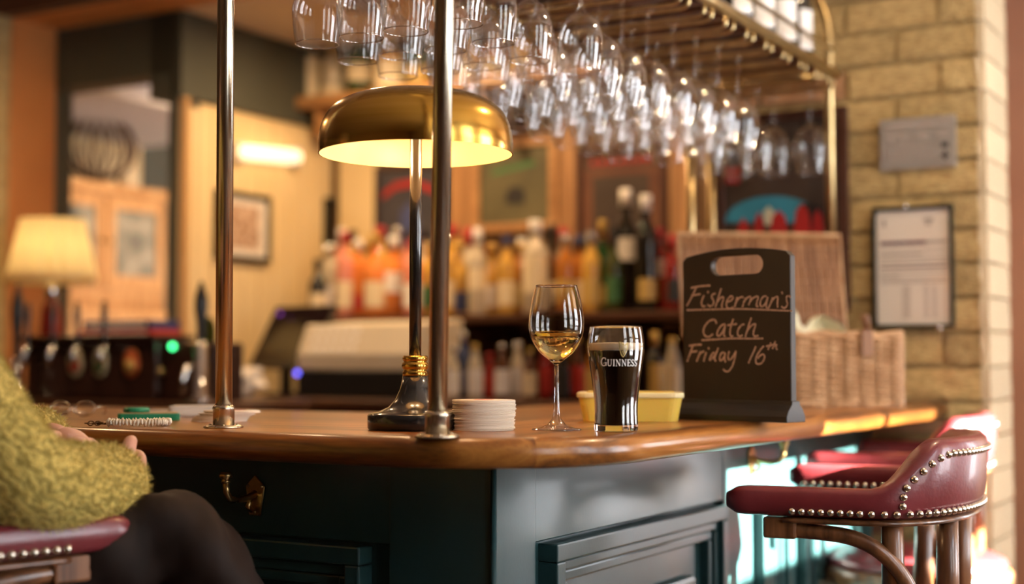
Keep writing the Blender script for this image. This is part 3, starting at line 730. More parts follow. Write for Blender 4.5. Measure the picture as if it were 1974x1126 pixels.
# lettering: ribbon strokes wrapped on the glass
def wrap(px_x, z):     # arc length -> point on the glass front
    r = rad(pout, z) + 0.0004; a = -math.pi / 2 + px_x / r
    return Vector((r * math.cos(a), r * math.sin(a), z))
def ribbon(mbx, pts, w0, w1=None, fn=None, n=6):
    w1 = w0 if w1 is None else w1
    P = []
    for (x0, y0), (x1, y1) in zip(pts, pts[1:]):
        for k in range(n): P.append((x0 + (x1 - x0) * k / n, y0 + (y1 - y0) * k / n))
    P.append(pts[-1]); m = len(P); vs = []
    for i, (x, y) in enumerate(P):
        a = P[max(i - 1, 0)]; b = P[min(i + 1, m - 1)]; dx, dy = b[0] - a[0], b[1] - a[1]; l = math.hypot(dx, dy) or 1
        w = (w0 + (w1 - w0) * i / (m - 1)) / 2
        vs += [fn(x - dy / l * w, y + dx / l * w), fn(x + dy / l * w, y - dx / l * w)]
    mbx.add(vs, [(2 * i, 2 * i + 1, 2 * i + 3, 2 * i + 2) for i in range(m - 1)])
def arc(cx, cy, rx, ry, a0, a1, n=14): return [(cx + rx * math.cos(R(a0 + (a1 - a0) * k / n)), cy + ry * math.sin(R(a0 + (a1 - a0) * k / n))) for k in range(n + 1)]
TK, TN = 0.17, 0.07
GL = {
 'G': (0.92, [(arc(0.46, 0.5, 0.38, 0.46, 50, 180), TN, TK), (arc(0.46, 0.5, 0.38, 0.46, 180, 300), TK, TN), ([(0.78, 0.42), (0.78, 0.06)], TK, TK), ([(0.62, 0.42), (0.94, 0.42)], TN, TN), ([(0.72, 0.97), (0.72, 0.70)], TN, TN), (arc(0.46, 0.5, 0.38, 0.46, 300, 320), TN, TN)]),
 'U': (0.98, [([(0.22, 0.97), (0.22, 0.35)], TK, TK), (arc(0.48, 0.33, 0.27, 0.29, 180, 360), TK, TN), ([(0.75, 0.33), (0.75, 0.97)], TN, TN), ([(0.06, 0.97), (0.40, 0.97)], TN, TN), ([(0.60, 0.97), (0.90, 0.97)], TN, TN)]),
 'I': (0.48, [([(0.24, 0.97), (0.24, 0.03)], TK, TK), ([(0.07, 0.97), (0.41, 0.97)], TN, TN), ([(0.07, 0.03), (0.41, 0.03)], TN, TN)]),
 'N': (1.02, [([(0.20, 0.97), (0.20, 0.03)], TN, TN), ([(0.20, 0.97), (0.80, 0.03)], TK, TK), ([(0.80, 0.97), (0.80, 0.03)], TN, TN), ([(0.04, 0.97), (0.24, 0.97)], TN, TN), ([(0.06, 0.03), (0.34, 0.03)], TN, TN), ([(0.66, 0.97), (0.95, 0.97)], TN, TN)]),
 'E': (0.80, [([(0.22, 0.97), (0.22, 0.03)], TK, TK), ([(0.07, 0.97), (0.70, 0.97)], TN, TN), ([(0.22, 0.52), (0.56, 0.52)], TN, TN), ([(0.07, 0.03), (0.73, 0.03)], TN, TN), ([(0.69, 0.99), (0.69, 0.77)], TN, TN), ([(0.56, 0.64), (0.56, 0.40)], TN, TN), ([(0.72, 0.01), (0.74, 0.25)], TN, TN)]),
 'S': (0.70, [(arc(0.34, 0.72, 0.22, 0.24, 40, 210), TN, TK), ([(0.17, 0.60), (0.34, 0.50), (0.50, 0.40)], TK, TK), (arc(0.33, 0.27, 0.22, 0.25, 35, -150), TK, TN), ([(0.56, 0.97), (0.56, 0.74)], TN, TN), ([(0.10, 0.28), (0.10, 0.02)], TN, TN)]),
}
txt = MB(); x = -0.0262; zb = 0.0955
for i, ch in enumerate('GUINNESS'):
    s = 0.0125 if i == 0 else 0.0098
    adv, strokes = GL[ch]
    for pts, w0, w1 in strokes:
        ribbon(txt, [(x + px_ * s * 0.86, zb + py_ * s) for px_, py_ in pts], w0 * s, w1 * s, wrap, 3)
    x += adv * s * 0.86
txt.build('lettering', 'label_white', pg, recalc=False)
M('harp_gold', (0.42, 0.30, 0.10), rough=0.4, metal=0.6)
hp = MB(); hx, hz = 0.0075, 0.1085
def H_(pts, w): ribbon(hp, [(hx + a * 0.0105, hz + b * 0.020) for a, b in pts], w * 0.011, w * 0.011, wrap, 3)
H_([(-0.55, 1.05), (-0.52, 0.75), (-0.42, 0.45), (-0.25, 0.15), (0.0, 0.0)], 0.13)
H_([(-0.62, 1.0), (-0.45, 1.12), (-0.15, 0.98), (0.15, 0.86), (0.45, 0.90), (0.62, 1.02), (0.68, 0.92)], 0.12)
H_([(0.62, 1.0), (0.60, 0.75), (0.45, 0.45), (0.25, 0.18), (0.0, 0.0)], 0.10)
for q in range(6):
    xx = -0.36 + q * 0.15
    H_([(xx, 0.96 - 0.07 * (q > 1)), (xx * 0.55 + 0.03, 0.10 + abs(xx) * 0.7)], 0.035)
H_([(-0.2, 0.12), (0.12, 0.3), (0.3, 0.45)], 0.05)
hp.build('harp_emblem', 'harp_gold', pg, recalc=False)

# ------------------------------------------------------------------ chalkboard with handwriting
br = ONZ(1530, 815, TOP); bl = ONZ(1314, 807.5, TOP)
bdir = (br - bl); BW = bdir.length; brot = math.atan2(bdir.y, bdir.x)
bc = (br + bl) / 2
cb = thing('chalkboard', 'tabletop chalkboard with arched top, hand slot and chalk writing', 'chalkboard', bc, brot)
bn = Vector((-math.sin(brot), math.cos(brot), 0))
BTH = 0.016
def on_board(px, py):      # board-face local x, z
    p = ONPL(px, py, bc - bn * 0.0, bn); q = p - bc; return (q.dot(bdir.normalized()), q.z)
top_mid = on_board(1425, 478)[1]; top_side = on_board(1320, 498)[1]
hw = BW / 2 - 0.004
# outline with arched top and rounded upper corners, slot hole, as a faced slab
NS = 28
outl = [(-hw, 0.03)] + [(hw, 0.03)]
archp = []
for k in range(NS + 1):
    x = hw - 2 * hw * k / NS
    archp.append((x, top_side + (top_mid - top_side) * (1 - (x / hw) ** 2) - (0.006 if k in (0, NS) else 0)))
outl += archp
s0 = on_board(1370, 512); s1 = on_board(1470, 510); scx = (s0[0] + s1[0]) / 2; scz = (s0[1] + s1[1]) / 2; sw = abs(s1[0] - s0[0]); sh = 0.033
slot = rrect(sw, sh, sh / 2 - 0.0005, 6, scx, scz)
bm = bmesh.new()
def loop(pts, y): return [bm.verts.new((x, y, z)) for x, z in pts]
for y in (0.0, BTH):
    a = loop(outl, y); b = loop(slot, y); ed = []
    for lp in (a, b):
        for i in range(len(lp)): ed.append(bm.edges.new((lp[i], lp[(i + 1) % len(lp)])))
    bmesh.ops.triangle_fill(bm, use_beauty=True, use_dissolve=False, edges=ed)
    if y == 0: fa, fb = a, b
    else:
        for l0, l1 in ((fa, a), (fb, b)):
            for i in range(len(l0)):
                j = (i + 1) % len(l0); bm.faces.new((l0[i], l0[j], l1[j], l1[i]))
bmesh.ops.recalc_face_normals(bm, faces=bm.faces)
me = bpy.data.meshes.new('board'); bm.to_mesh(me); bm.free(); me.materials.append(MATS['chalkboard_paint']); link('board', me, cb, bevel=0.002)
# foot: moulded block front and back
foot = [(-0.020, 0.0), (-0.020, 0.010), (-0.014, 0.020), (-0.004, 0.030), (-0.003, 0.036), (BTH + 0.003, 0.036), (BTH + 0.004, 0.030), (BTH + 0.014, 0.020), (BTH + 0.020, 0.010), (BTH + 0.020, 0.0)]
fm = MB(); n = len(foot); vs_ = [(x, y, z) for x in (-BW / 2, BW / 2) for y, z in foot]
fm.add(vs_, [tuple(range(n)), tuple(range(2 * n - 1, n - 1, -1))] + [(i, n + i, n + (i + 1) % n, (i + 1) % n) for i in range(n)])
fm.build('foot', 'board_edge', cb, bevel=0.0012)
# chalk strokes traced in the frame, carried onto the board face
Z1 = lambda pts: [(1310 + a / 5.774, 530 + b / 5.774) for a, b in pts]
WORDS = {
 'fishermans': [
  [(125, 145), (230, 125), (345, 118)], [(190, 130), (160, 200), (125, 270), (80, 345)], [(130, 228), (190, 222), (235, 212)],
  [(275, 225), (245, 290), (245, 335), (265, 355), (290, 345)], [(318, 178), (320, 205)],
  [(405, 205), (370, 215), (355, 245), (375, 275), (385, 310), (365, 345), (330, 350), (310, 325)],
  [(465, 150), (440, 230), (415, 310), (400, 365)], [(415, 310), (450, 260), (485, 240), (495, 260), (470, 330), (475, 370)],
  [(525, 305), (570, 290), (600, 262), (590, 235), (560, 240), (530, 285), (520, 335), (535, 375), (570, 378), (600, 355)],
  [(645, 245), (630, 300), (615, 360)], [(628, 310), (660, 260), (690, 245), (715, 250)],
  [(735, 255), (715, 310), (700, 365)], [(715, 310), (750, 255), (790, 240), (800, 255), (780, 310), (770, 340)], [(785, 300), (820, 255), (865, 235), (880, 250), (860, 310), (855, 350), (880, 350)],
  [(975, 240), (940, 235), (910, 270), (895, 325), (910, 355), (940, 345), (970, 300), (985, 245)], [(985, 245), (970, 310), (965, 365), (985, 378)],
  [(1040, 250), (1015, 320), (990, 375)], [(1015, 320), (1050, 260), (1085, 240), (1100, 250), (1090, 310), (1095, 365)],
  [(1140, 185), (1148, 215)],
  [(1240, 250), (1215, 230), (1190, 245), (1195, 290), (1205, 320), (1190, 360), (1160, 372), (1135, 350)]],
 'fishermans_line': [[(80, 392), (400, 384), (700, 378), (950, 388), (1255, 402)]],
 'catch': [
  [(410, 545), (405, 505), (370, 495), (320, 520), (280, 570), (262, 630), (280, 680), (330, 695), (375, 655)],
  [(510, 550), (470, 555), (430, 610), (415, 670), (440, 685), (480, 640), (510, 570)], [(510, 555), (500, 620), (490, 675), (515, 690)],
  [(600, 490), (575, 560), (560, 640), (570, 690), (600, 680)], [(535, 560), (590, 555), (640, 545)],
  [(725, 550), (690, 555), (650, 610), (645, 665), (670, 690), (705, 670)],
  [(800, 475), (775, 550), (745, 650), (735, 690)], [(745, 640), (790, 570), (840, 540), (850, 560), (820, 640), (830, 690), (880, 675)]],
 'catch_line': [[(245, 728), (400, 718), (600, 706), (770, 710), (935, 708)]],
 'friday': [
  [(105, 790), (180, 778), (250, 775)], [(150, 785), (125, 860), (85, 965)], [(115, 858), (200, 850)],
  [(235, 850), (215, 905), (190, 965)], [(210, 905), (240, 865), (275, 850)], [(300, 860), (280, 920), (270, 965)], [(322, 805), (328, 830)],
  [(395, 865), (370, 870), (340, 920), (335, 955)], [(435, 810), (410, 870), (385, 940), (410, 962)], [(340, 950), (375, 920), (400, 880)],
  [(500, 860), (465, 870), (445, 920), (455, 960), (485, 940), (510, 880)], [(510, 865), (500, 930), (515, 975)],
  [(555, 850), (540, 905), (545, 945), (570, 945), (605, 900), (630, 845)], [(630, 845), (620, 920), (595, 1010), (560, 1065), (520, 1080), (485, 1050)]],
 'sixteenth': [
  [(850, 795), (820, 870), (790, 930), (768, 985)],
  [(940, 790), (895, 840), (855, 910), (845, 970), (870, 998), (915, 985), (950, 930), (945, 885), (910, 885), (870, 930)],
  [(1020, 755), (1000, 800), (985, 835)], [(965, 795), (1010, 785), (1045, 778)],
  [(1068, 735), (1050, 785), (1035, 825)], [(1040, 810), (1065, 780), (1085, 775), (1075, 815), (1090, 835)]],
}
def chaikin(p, n=2):
    for _ in range(n):
        if len(p) < 3: return p
        q = [p[0]]
        for a, b in zip(p, p[1:]): q += [(a[0] * .75 + b[0] * .25, a[1] * .75 + b[1] * .25), (a[0] * .25 + b[0] * .75, a[1] * .25 + b[1] * .75)]
        q.append(p[-1]); p = q
    return p
for word, strokes in WORDS.items():
    cm_ = MB(); y0 = -0.0003
    for st in strokes:
        p = [on_board(*q) for q in Z1(chaikin(st))]
        y0 -= 0.00002
        w = 0.0034 if 'line' not in word else 0.0030
        ribbon(cm_, p, w, w, lambda x, z, y0=y0: Vector((x, y0, z)), 2)
    cm_.build('chalk_writing', 'chalk', cb, recalc=False)

# ------------------------------------------------------------------ yellow tub
tb = ONZ(1216, 811, TOP)
yt = thing('plastic_tub', 'yellow plastic tub with pale lid lying behind the pint', 'tub', tb, R(-6))
M('tub_plastic', (0.80, 0.56, 0.08), (0.84, 0.62, 0.12), rough=0.4, scale=6, sss=0.3)
M('tub_lid', (0.86, 0.74, 0.40), rough=0.45)
bm_ = MB(); lo_ = rrect(0.162, 0.095, 0.018, 5); hi_ = rrect(0.178, 0.108, 0.020, 5); n = len(lo_)
bm_.add([(x, y, 0) for x, y in lo_] + [(x, y, 0.042) for x, y in hi_], [tuple(range(n - 1, -1, -1)), tuple(range(n, 2 * n))] + [(i, (i + 1) % n, n + (i + 1) % n, n + i) for i in range(n)]).build('body', 'tub_plastic', yt)
MB().prism(rrect(0.184, 0.114, 0.022, 5), 0.0405, 0.0495).build('lid', 'tub_lid', yt, bevel=0.002)
MB().prism(rrect(0.150, 0.085, 0.018, 5), 0.0495, 0.0510).build('lid_panel', 'tub_plastic', yt)

# ------------------------------------------------------------------ wicker hamper with open lid
hb = ONZ(1536, 781, TOP); 
hm = thing('wicker_hamper', 'open wicker picnic hamper with pale woven body and dark lid', 'hamper', hb, R(8))
M('wicker', (0.36, 0.19, 0.08), (0.54, 0.33, 0.17), rough=0.55, scale=25, rand=0.05)
M('wicker_dark', (0.20, 0.088, 0.035), (0.33, 0.165, 0.075), rough=0.55, scale=40, stretch=(1, 1, 0.1))
HW, HD, HH = 0.42, 0.26, 0.165
def weave(x0, x1, y, z0, z1, axis, outward, stakes, rows, rad_=0.0042):
    b = MB()
    for i in range(stakes):
        t = x0 + (x1 - x0) * (i + 0.5) / stakes
        p = [(t, y, z0), (t, y, z1)] if axis == 'x' else [(y, t, z0), (y, t, z1)]
        b.tube(p, 0.0055, 6)
    n = stakes * 2
    for r_ in range(rows):
        z = z0 + (z1 - z0) * (r_ + 0.5) / rows; pts = []
        for k in range(n + 1):
            t = x0 + (x1 - x0) * k / n; amp = 0.0105 * (1 if ((k // 2 + r_) % 2) else -1) * (1 if k % 2 else 0.0) 
            o = y + outward * (0.001 + amp * 0.9)
            pts.append((t, o, z + random.uniform(-.0006, .0006)) if axis == 'x' else (o, t, z))
        b.tube(pts, rad_, 5)
    return b
for (nm, b) in (('woven_front', weave(-HW / 2, HW / 2, -HD / 2, 0, HH, 'x', -1, 11, 22)), ('woven_back', weave(-HW / 2, HW / 2, HD / 2, 0, HH, 'x', 1, 11, 22)),
                ('woven_side', weave(-HD / 2, HD / 2, -HW / 2, 0, HH, 'y', -1, 7, 22)), ('woven_side', weave(-HD / 2, HD / 2, HW / 2, 0, HH, 'y', 1, 7, 22))):
    o = b.build(nm, 'wicker', hm, recalc=False); o['kind'] = 'stuff'
MB().box(-HW / 2, HW / 2, -HD / 2, HD / 2, 0.004, 0.012).build('bottom', 'wicker', hm)
# liner just inside so daylight does not leak through the weave
ln = MB(); i_ = 0.012
ln.box(-HW / 2 + i_, HW / 2 - i_, -HD / 2 + i_, -HD / 2 + i_ + 0.004, 0.012, HH - 0.012); ln.box(-HW / 2 + i_, HW / 2 - i_, HD / 2 - i_ - 0.004, HD / 2 - i_, 0.012, HH - 0.012)
ln.box(-HW / 2 + i_, -HW / 2 + i_ + 0.004, -HD / 2 + i_, HD / 2 - i_, 0.012, HH - 0.012); ln.box(HW / 2 - i_ - 0.004, HW / 2 - i_, -HD / 2 + i_, HD / 2 - i_, 0.012, HH - 0.012)
ln.build('lining', 'wicker_dark', hm)
rim = [(-HW / 2, -HD / 2), (HW / 2, -HD / 2), (HW / 2, HD / 2), (-HW / 2, HD / 2)]
for z in (0.006, HH):
    for k in range(2):
        rp = []
        for (x, y), (x2, y2) in zip(rim, rim[1:] + rim[:1]):
            for q in range(16):
                t = q / 16; rp.append((x + (x2 - x) * t, y + (y2 - y) * t))
        pts = []
        for i, (x, y) in enumerate(rp):
            ph = i * 0.9 + k * math.pi; pts.append((x * (1 + 0.012 * math.cos(ph)), y * (1 + 0.02 * math.cos(ph)), z + 0.006 * math.sin(ph)))
        MB().tube(pts, 0.0062, 6, closed=True).build('braided_rim', 'wicker', hm)
# lid leaning back
lt = Matrix.Translation((-0.03, HD / 2 + 0.012, HH)) @ Matrix.Rotation(R(-9), 4, 'X')
LHt = 0.262
lid = MB()
for i in range(60):
    x = -HW / 2 + HW * (i + 0.5) / 60
    lid.tube([(x, 0.003 * math.sin(i * 2.1 + q), LHt * q / 7) for q in range(8)], 0.0044, 5, mat=lt)
lo = lid.build('lid', 'wicker_dark', hm, recalc=False); lo['kind'] = 'stuff'
ls = MB()
for q in range(6): ls.tube([(-HW / 2, -0.004, LHt * (q + 0.2) / 6), (HW / 2, -0.004, LHt * (q + 0.2) / 6)], 0.002, 5, mat=lt)
ls.build('lid_bands', 'wicker_dark', hm)
fr_ = [(-HW / 2, 0, 0), (HW / 2, 0, 0), (HW / 2, 0, LHt), (-HW / 2, 0, LHt)]
MB().tube([lt @ Vector(p) for p in fr_], 0.007, 8, closed=True).build('lid_frame', 'wicker', hm)
M('leather_tan', (0.22, 0.10, 0.04), rough=0.5)
for x in (0.12, -0.12):
    MB().box(x - 0.014, x + 0.014, -HD / 2 - 0.014, -HD / 2 - 0.010, HH - 0.05, HH + 0.012).build('strap', 'leather_tan', hm, bevel=0.002)
    MB().tube([(x, -HD / 2 - 0.010, HH + 0.010), (x - 0.006, -HD / 2 - 0.004, HH + 0.04), (x + 0.004, -HD / 2 + 0.008, HH + 0.045), (x + 0.010, -HD / 2 + 0.012, HH + 0.01)], 0.008, 8, flat=(1.6, 0.6)).build('strap_loop', 'leather_tan', hm)
M('napkin', (0.66, 0.66, 0.46), (0.76, 0.74, 0.58), rough=0.8, scale=8)
rn = random.Random(5)
for (x, y, hgt, w, lab) in ((-0.06, 0.0, 0.075, 0.10, 'crumpled pale paper packet sticking up in the hamper, taller one'), (0.045, -0.03, 0.035, 0.13, 'crumpled pale paper packet low in the hamper near the strap')):
    b = bmesh.new(); bmesh.ops.create_grid(b, x_segments=10, y_segments=10, size=0.5)
    for vtx in b.verts:
        gx, gy = vtx.co.x, vtx.co.y
        vtx.co = Vector((gx * w, 0.035 * math.sin(gx * 5 + gy * 3) + rn.uniform(-.006, .006) + gy * 0.03, (gy + 0.5) * 0.14 + rn.uniform(-.006, .006) + 0.02 * math.sin(gx * 9)))
    ge = bmesh.ops.extrude_face_region(b, geom=b.faces[:])
    for e_ in ge['geom']:
        if isinstance(e_, bmesh.types.BMVert): e_.co.y += 0.018
    me = bpy.data.meshes.new('paper_packet'); b.to_mesh(me); b.free(); me.materials.append(MATS['napkin'])
    o = link('paper_packet', me); o.location = hb + Matrix.Rotation(R(8), 3, 'Z') @ Vector((x, y, HH + hgt - 0.14)); o.rotation_euler.z = R(8)
    tag(o, lab, 'packet', 'paper packets in the hamper')

# ------------------------------------------------------------------ framed notice and metal plaque on the brick wall
def on_wall(px, py): return to_uv(ONV(px, py, WALL_V - 0.012))
def framed(name, label, cat, p, q, frame_m, fill_m, fw, depth=0.018, v=WALL_V, vback=None):
    a = on_wall(*p); b = on_wall(*q); u0, u1 = sorted((a[0], b[0])); z0, z1 = sorted((a[2], b[2])); vb = v - 0.008
    t = thing(name, label, cat, UV(u0, vb, z0), ROT); W, Hh = u1 - u0, z1 - z0
    fr = MB().box(0, W, -depth, 0, 0, fw).box(0, W, -depth, 0, Hh - fw, Hh).box(0, fw, -depth, 0, fw, Hh - fw).box(W - fw, W, -depth, 0, fw, Hh - fw)
    fr.build('frame', frame_m, t, bevel=0.002)
    MB().box(fw * 0.7, W - fw * 0.7, -depth * 0.45, 0, fw * 0.7, Hh - fw * 0.7).build('sheet', fill_m, t)
    return t, W, Hh, depth
t, W, Hh, dp = framed('framed_notice', 'black framed price notice with purple heading on the brick wall', 'notice', (1683, 402), (1842, 632), 'frame_black', 'paper', 0.010)
y0 = -dp * 0.45 - 0.0006
def mark(x0, x1, z0, z1, m, nm='print'):
    MB().box(x0 * W, x1 * W, y0, y0 + 0.0004, z0 * Hh, z1 * Hh).build(nm, m, t)
mark(0.09, 0.66, 0.685, 0.715, 'ink_purple'); mark(0.66, 0.92, 0.69, 0.71, 'ink_grey')
mark(0.12, 0.16, 0.84, 0.90, 'ink_grey'); mark(0.63, 0.76, 0.87, 0.90, 'ink_grey'); mark(0.66, 0.73, 0.84, 0.86, 'ink_grey')
for z in (0.63, 0.60, 0.57, 0.53): mark(0.09, 0.92 - (0.3 if z == 0.60 else 0), z, z + 0.010, 'ink_grey')
mark(0.09, 0.92, 0.495, 0.507, 'ink_purple')
for z in (0.45, 0.425, 0.395, 0.372): mark(0.09, 0.92 if z != 0.425 else 0.32, z, z + 0.009, 'ink_grey')
for r_ in range(9):
    z = 0.33 - r_ * 0.030
    for x in (0.36, 0.63, 0.73): mark(x, x + (0.10 if x < 0.4 else 0.05), z, z + 0.012, 'ink_grey')
MB().box(0.010, W - 0.010, y0 - 0.005, y0 - 0.0035, 0.010, Hh - 0.010).build('glazing', 'pane_glass', t)
for (x, z) in ((0.42, 1.0), (0.82, 0.0)):
    MB().lathe([(0, 0), (0.006, 0), (0.005, 0.003), (0, 0.004)], 12, Matrix.Translation((x * W, -dp, z * Hh)) @ Matrix.Rotation(R(90), 4, 'X')).build('mirror_clip', 'cap_silver', t)
a = on_wall(1697, 330); b = on_wall(1842, 220)
t = thing('metal_plaque', 'brushed metal plaque with engraved lines on the brick wall', 'plaque', UV(a[0], WALL_V - 0.010, a[2]), ROT); W, Hh = b[0] - a[0], b[2] - a[2]
MB().box(0, W, -0.004, 0.004, 0, Hh).build('plate', 'plaque_metal', t, bevel=0.001)
y0 = -0.0046
mark(0.07, 0.74, 0.83, 0.91, 'ink_grey', 'engraving'); mark(0.80, 0.92, 0.84, 0.93, 'ink_grey', 'engraving')
for x0 in (0.08, 0.24, 0.50, 0.77): mark(x0, x0 + 0.13, 0.60, 0.68, 'ink_grey', 'engraving')
for z, x1 in ((0.47, 0.70), (0.40, 0.62), (0.32, 0.74), (0.26, 0.70), (0.19, 0.50)): mark(0.08, x1, z, z + 0.025, 'ink_grey', 'engraving')
mark(0.81, 0.90, 0.38, 0.48, 'ink_dark', 'engraving'); mark(0.84, 0.88, 0.14, 0.30, 'ink_dark', 'engraving'); mark(0.81, 0.91, 0.20, 0.24, 'ink_dark', 'engraving')
for x in (0.03, 0.97):
    for z in (0.05, 0.95): MB().lathe([(0, 0), (0.003, 0), (0.002, 0.0015), (0, 0.002)], 8, Matrix.Translation((x * W, -0.004, z * Hh)) @ Matrix.Rotation(R(90), 4, 'X')).build('screw', 'cap_silver', t)
# poster with a teal arc and red figures behind the rack
M('poster_dark', (0.035, 0.020, 0.014), (0.05, 0.03, 0.02), rough=0.5, scale=8)
M('poster_red', (0.38, 0.012, 0.012), rough=0.5); M('poster_teal', (0.03, 0.22, 0.32), rough=0.5); M('poster_black', (0.015, 0.012, 0.012), rough=0.5); M('poster_cream', (0.55, 0.52, 0.36), rough=0.5)
M('frame_brown', (0.055, 0.018, 0.010), rough=0.35, coat=0.3)
t, W, Hh, dp = framed('framed_poster', 'dark framed poster with teal arc and red figures behind the rack', 'poster', (1380, 228), (1640, 600), 'frame_brown', 'poster_dark', 0.026, 0.02)
pu = on_wall(1380, 600); y0 = -dp * 0.45 - 0.0008
def PP(px, py): q = on_wall(px, py); return (q[0] - pu[0], q[2] - pu[2])
def flat(poly, m, k):
    q = [PP(*p) for p in poly]; n = len(q); yy = y0 - 0.0004 * k
    MB().add([(x, yy, z) for x, z in q], [tuple(range(n))]).build('print', m, t, recalc=False)
fan = [(1395, 425)] + [(1395 + 210 * k / 12 - 0, 425 - 50 * math.sin(math.pi * (k + 1.2) / 14.2)) for k in range(13)]
flat([(1395, 425)] + [(1490 - 95 * math.cos(math.pi * k / 14), 425 - 52 * math.sin(math.pi * k / 14)) for k in range(15)], 'poster_teal', 1)
flat([(1540, 430), (1540, 390), (1565, 385), (1590, 400), (1598, 430)], 'poster_black', 2)
for k, (x, w, yt_) in enumerate(((1432, 12, 415), (1462, 10, 403), (1500, 18, 400), (1545, 17, 388), (1575, 12, 398))):
    flat([(x - w, 446), (x - w * 0.7, yt_ + 14), (x, yt_), (x + w * 0.7, yt_ + 14), (x + w, 446)], 'poster_red', 3)
flat([(1473, 430), (1470, 405), (1480, 392), (1492, 405), (1488, 430)], 'poster_cream', 2.5)
flat([(1398, 350), (1398, 318), (1425, 318), (1425, 350)], 'poster_red', 1)
flat([(1405, 500), (1405, 446), (1620, 446), (1620, 500)], 'poster_black', 1)
# ------------------------------------------------------------------ small things on the worktop, left
# beaded bracelet with clasp
M('shell_bead', (0.74, 0.66, 0.50), (0.84, 0.78, 0.66), rough=0.35, rand=0.12, scale=30)
M('bronze', (0.14, 0.08, 0.04), rough=0.3, metal=1.0)
p0 = ONZ(262, 822, TOP)
bt = thing('shell_bracelet', 'bracelet of cream shell chips with bronze clasp near the bar edge', 'bracelet', p0)
def bead_mesh(i):
    rr = random.Random(i); b = bmesh.new(); bmesh.ops.create_icosphere(b, subdivisions=1, radius=1.0)
    for vtx in b.verts: vtx.co = Vector((vtx.co.x * 0.0024, vtx.co.y * 0.0062, vtx.co.z * 0.0068)) * rr.uniform(0.8, 1.15)
    for f in b.faces: f.smooth = True
    me = bpy.data.meshes.new('bead'); b.to_mesh(me); b.free(); me.materials.append(MATS['shell_bead']); return me
BM_ = [bead_mesh(i) for i in range(5)]
loopp = []
N_ = 52
for k in range(N_):
    a = 2 * math.pi * k / N_ - 2.6
    loopp.append((0.046 * math.cos(a) + (0.004 if math.sin(a) > 0 else 0), 0.020 * math.sin(a) + 0.006 * math.cos(a), 0.0068))
for k, (x, y, z) in enumerate(loopp[:48]):
    o = link('bead', random.choice(BM_), bt); o.location = (x, y, z + random.uniform(-.0005, .0012))
    t0 = Vector(loopp[(k + 1) % N_]) - Vector(loopp[k - 1]); o.rotation_euler = (random.uniform(-.35, .35), random.uniform(-.2, .2), math.atan2(t0.y, t0.x))
MB().tube([(-0.044, -0.012, 0.005), (-0.052, -0.014, 0.006), (-0.058, -0.010, 0.005)], 0.0022, 8).build('clasp', 'bronze', bt)
for k in range(4):
    c = Vector((-0.058 - 0.0055 * k, -0.008 + 0.003 * (k % 2), 0.0052)); ringp = [c + Vector((0.0048 * math.cos(2 * math.pi * q / 14), 0.0048 * math.sin(2 * math.pi * q / 14) * (1 if k % 2 else 0.5), 0.0032 * math.sin(2 * math.pi * q / 14) * (0 if k % 2 else 1))) for q in range(14)]
    MB().tube(ringp, 0.0011, 6, closed=True).build('chain_link', 'bronze', bt)
# green case with tan top
p0 = ONZ(270, 812, TOP)
M('green_plastic', (0.012, 0.26, 0.14), rough=0.35); M('tan_cover', (0.42, 0.27, 0.12), rough=0.5)
t = thing('green_case', 'flat green case with tan cover behind the shell bracelet', 'case', p0 + Vector((0.005, 0.04, 0)), R(14))
MB().prism(rrect(0.105, 0.062, 0.007, 4), 0.0, 0.0125).build('body', 'green_plastic', t, bevel=0.001)
MB().prism(rrect(0.098, 0.056, 0.006, 4), 0.0125, 0.0138).build('cover', 'tan_cover', t)
o = tag(MB().lathe([(0, 0), (0.0225, 0), (0.0225, 0.0068), (0.019, 0.0085), (0, 0.0085)], 28).build('green_ring', 'green_plastic', None, p0 + Vector((-0.018, 0.045, 0.0139))), 'round green tin lying on the tan case cover', 'tin')
# white pouch / phone and folded paper
p0 = ONZ(366, 804, TOP)
t = thing('white_pouch', 'white flat pouch lying behind the brass pole and coasters', 'pouch', p0 + Vector((0, 0.05, 0)), R(10))
MB().prism(rrect(0.095, 0.115, 0.01, 4), 0.0, 0.019).build('body', 'white_paint', t, bevel=0.005)
MB().box(-0.046, 0.046, -0.058, -0.050, 0.0175, 0.0205).build('flap', 'white_paint', t, bevel=0.001)
p0 = ONZ(305, 796, TOP)
o = tag(MB().add([(x, y, z + 0.002 * math.sin(x * 60)) for z in (0.0125, 0.0137) for x, y in ((-0.045, -0.03), (0.045, -0.034), (0.048, 0.03), (-0.042, 0.034))], [(3, 2, 1, 0), (4, 5, 6, 7), (0, 1, 5, 4), (1, 2, 6, 5), (2, 3, 7, 6), (3, 0, 4, 7)]).build('folded_paper', 'paper', None, p0 + Vector((0, 0.055, -0.0105)), R(12)), 'folded white paper slip between green case and pouch', 'paper')
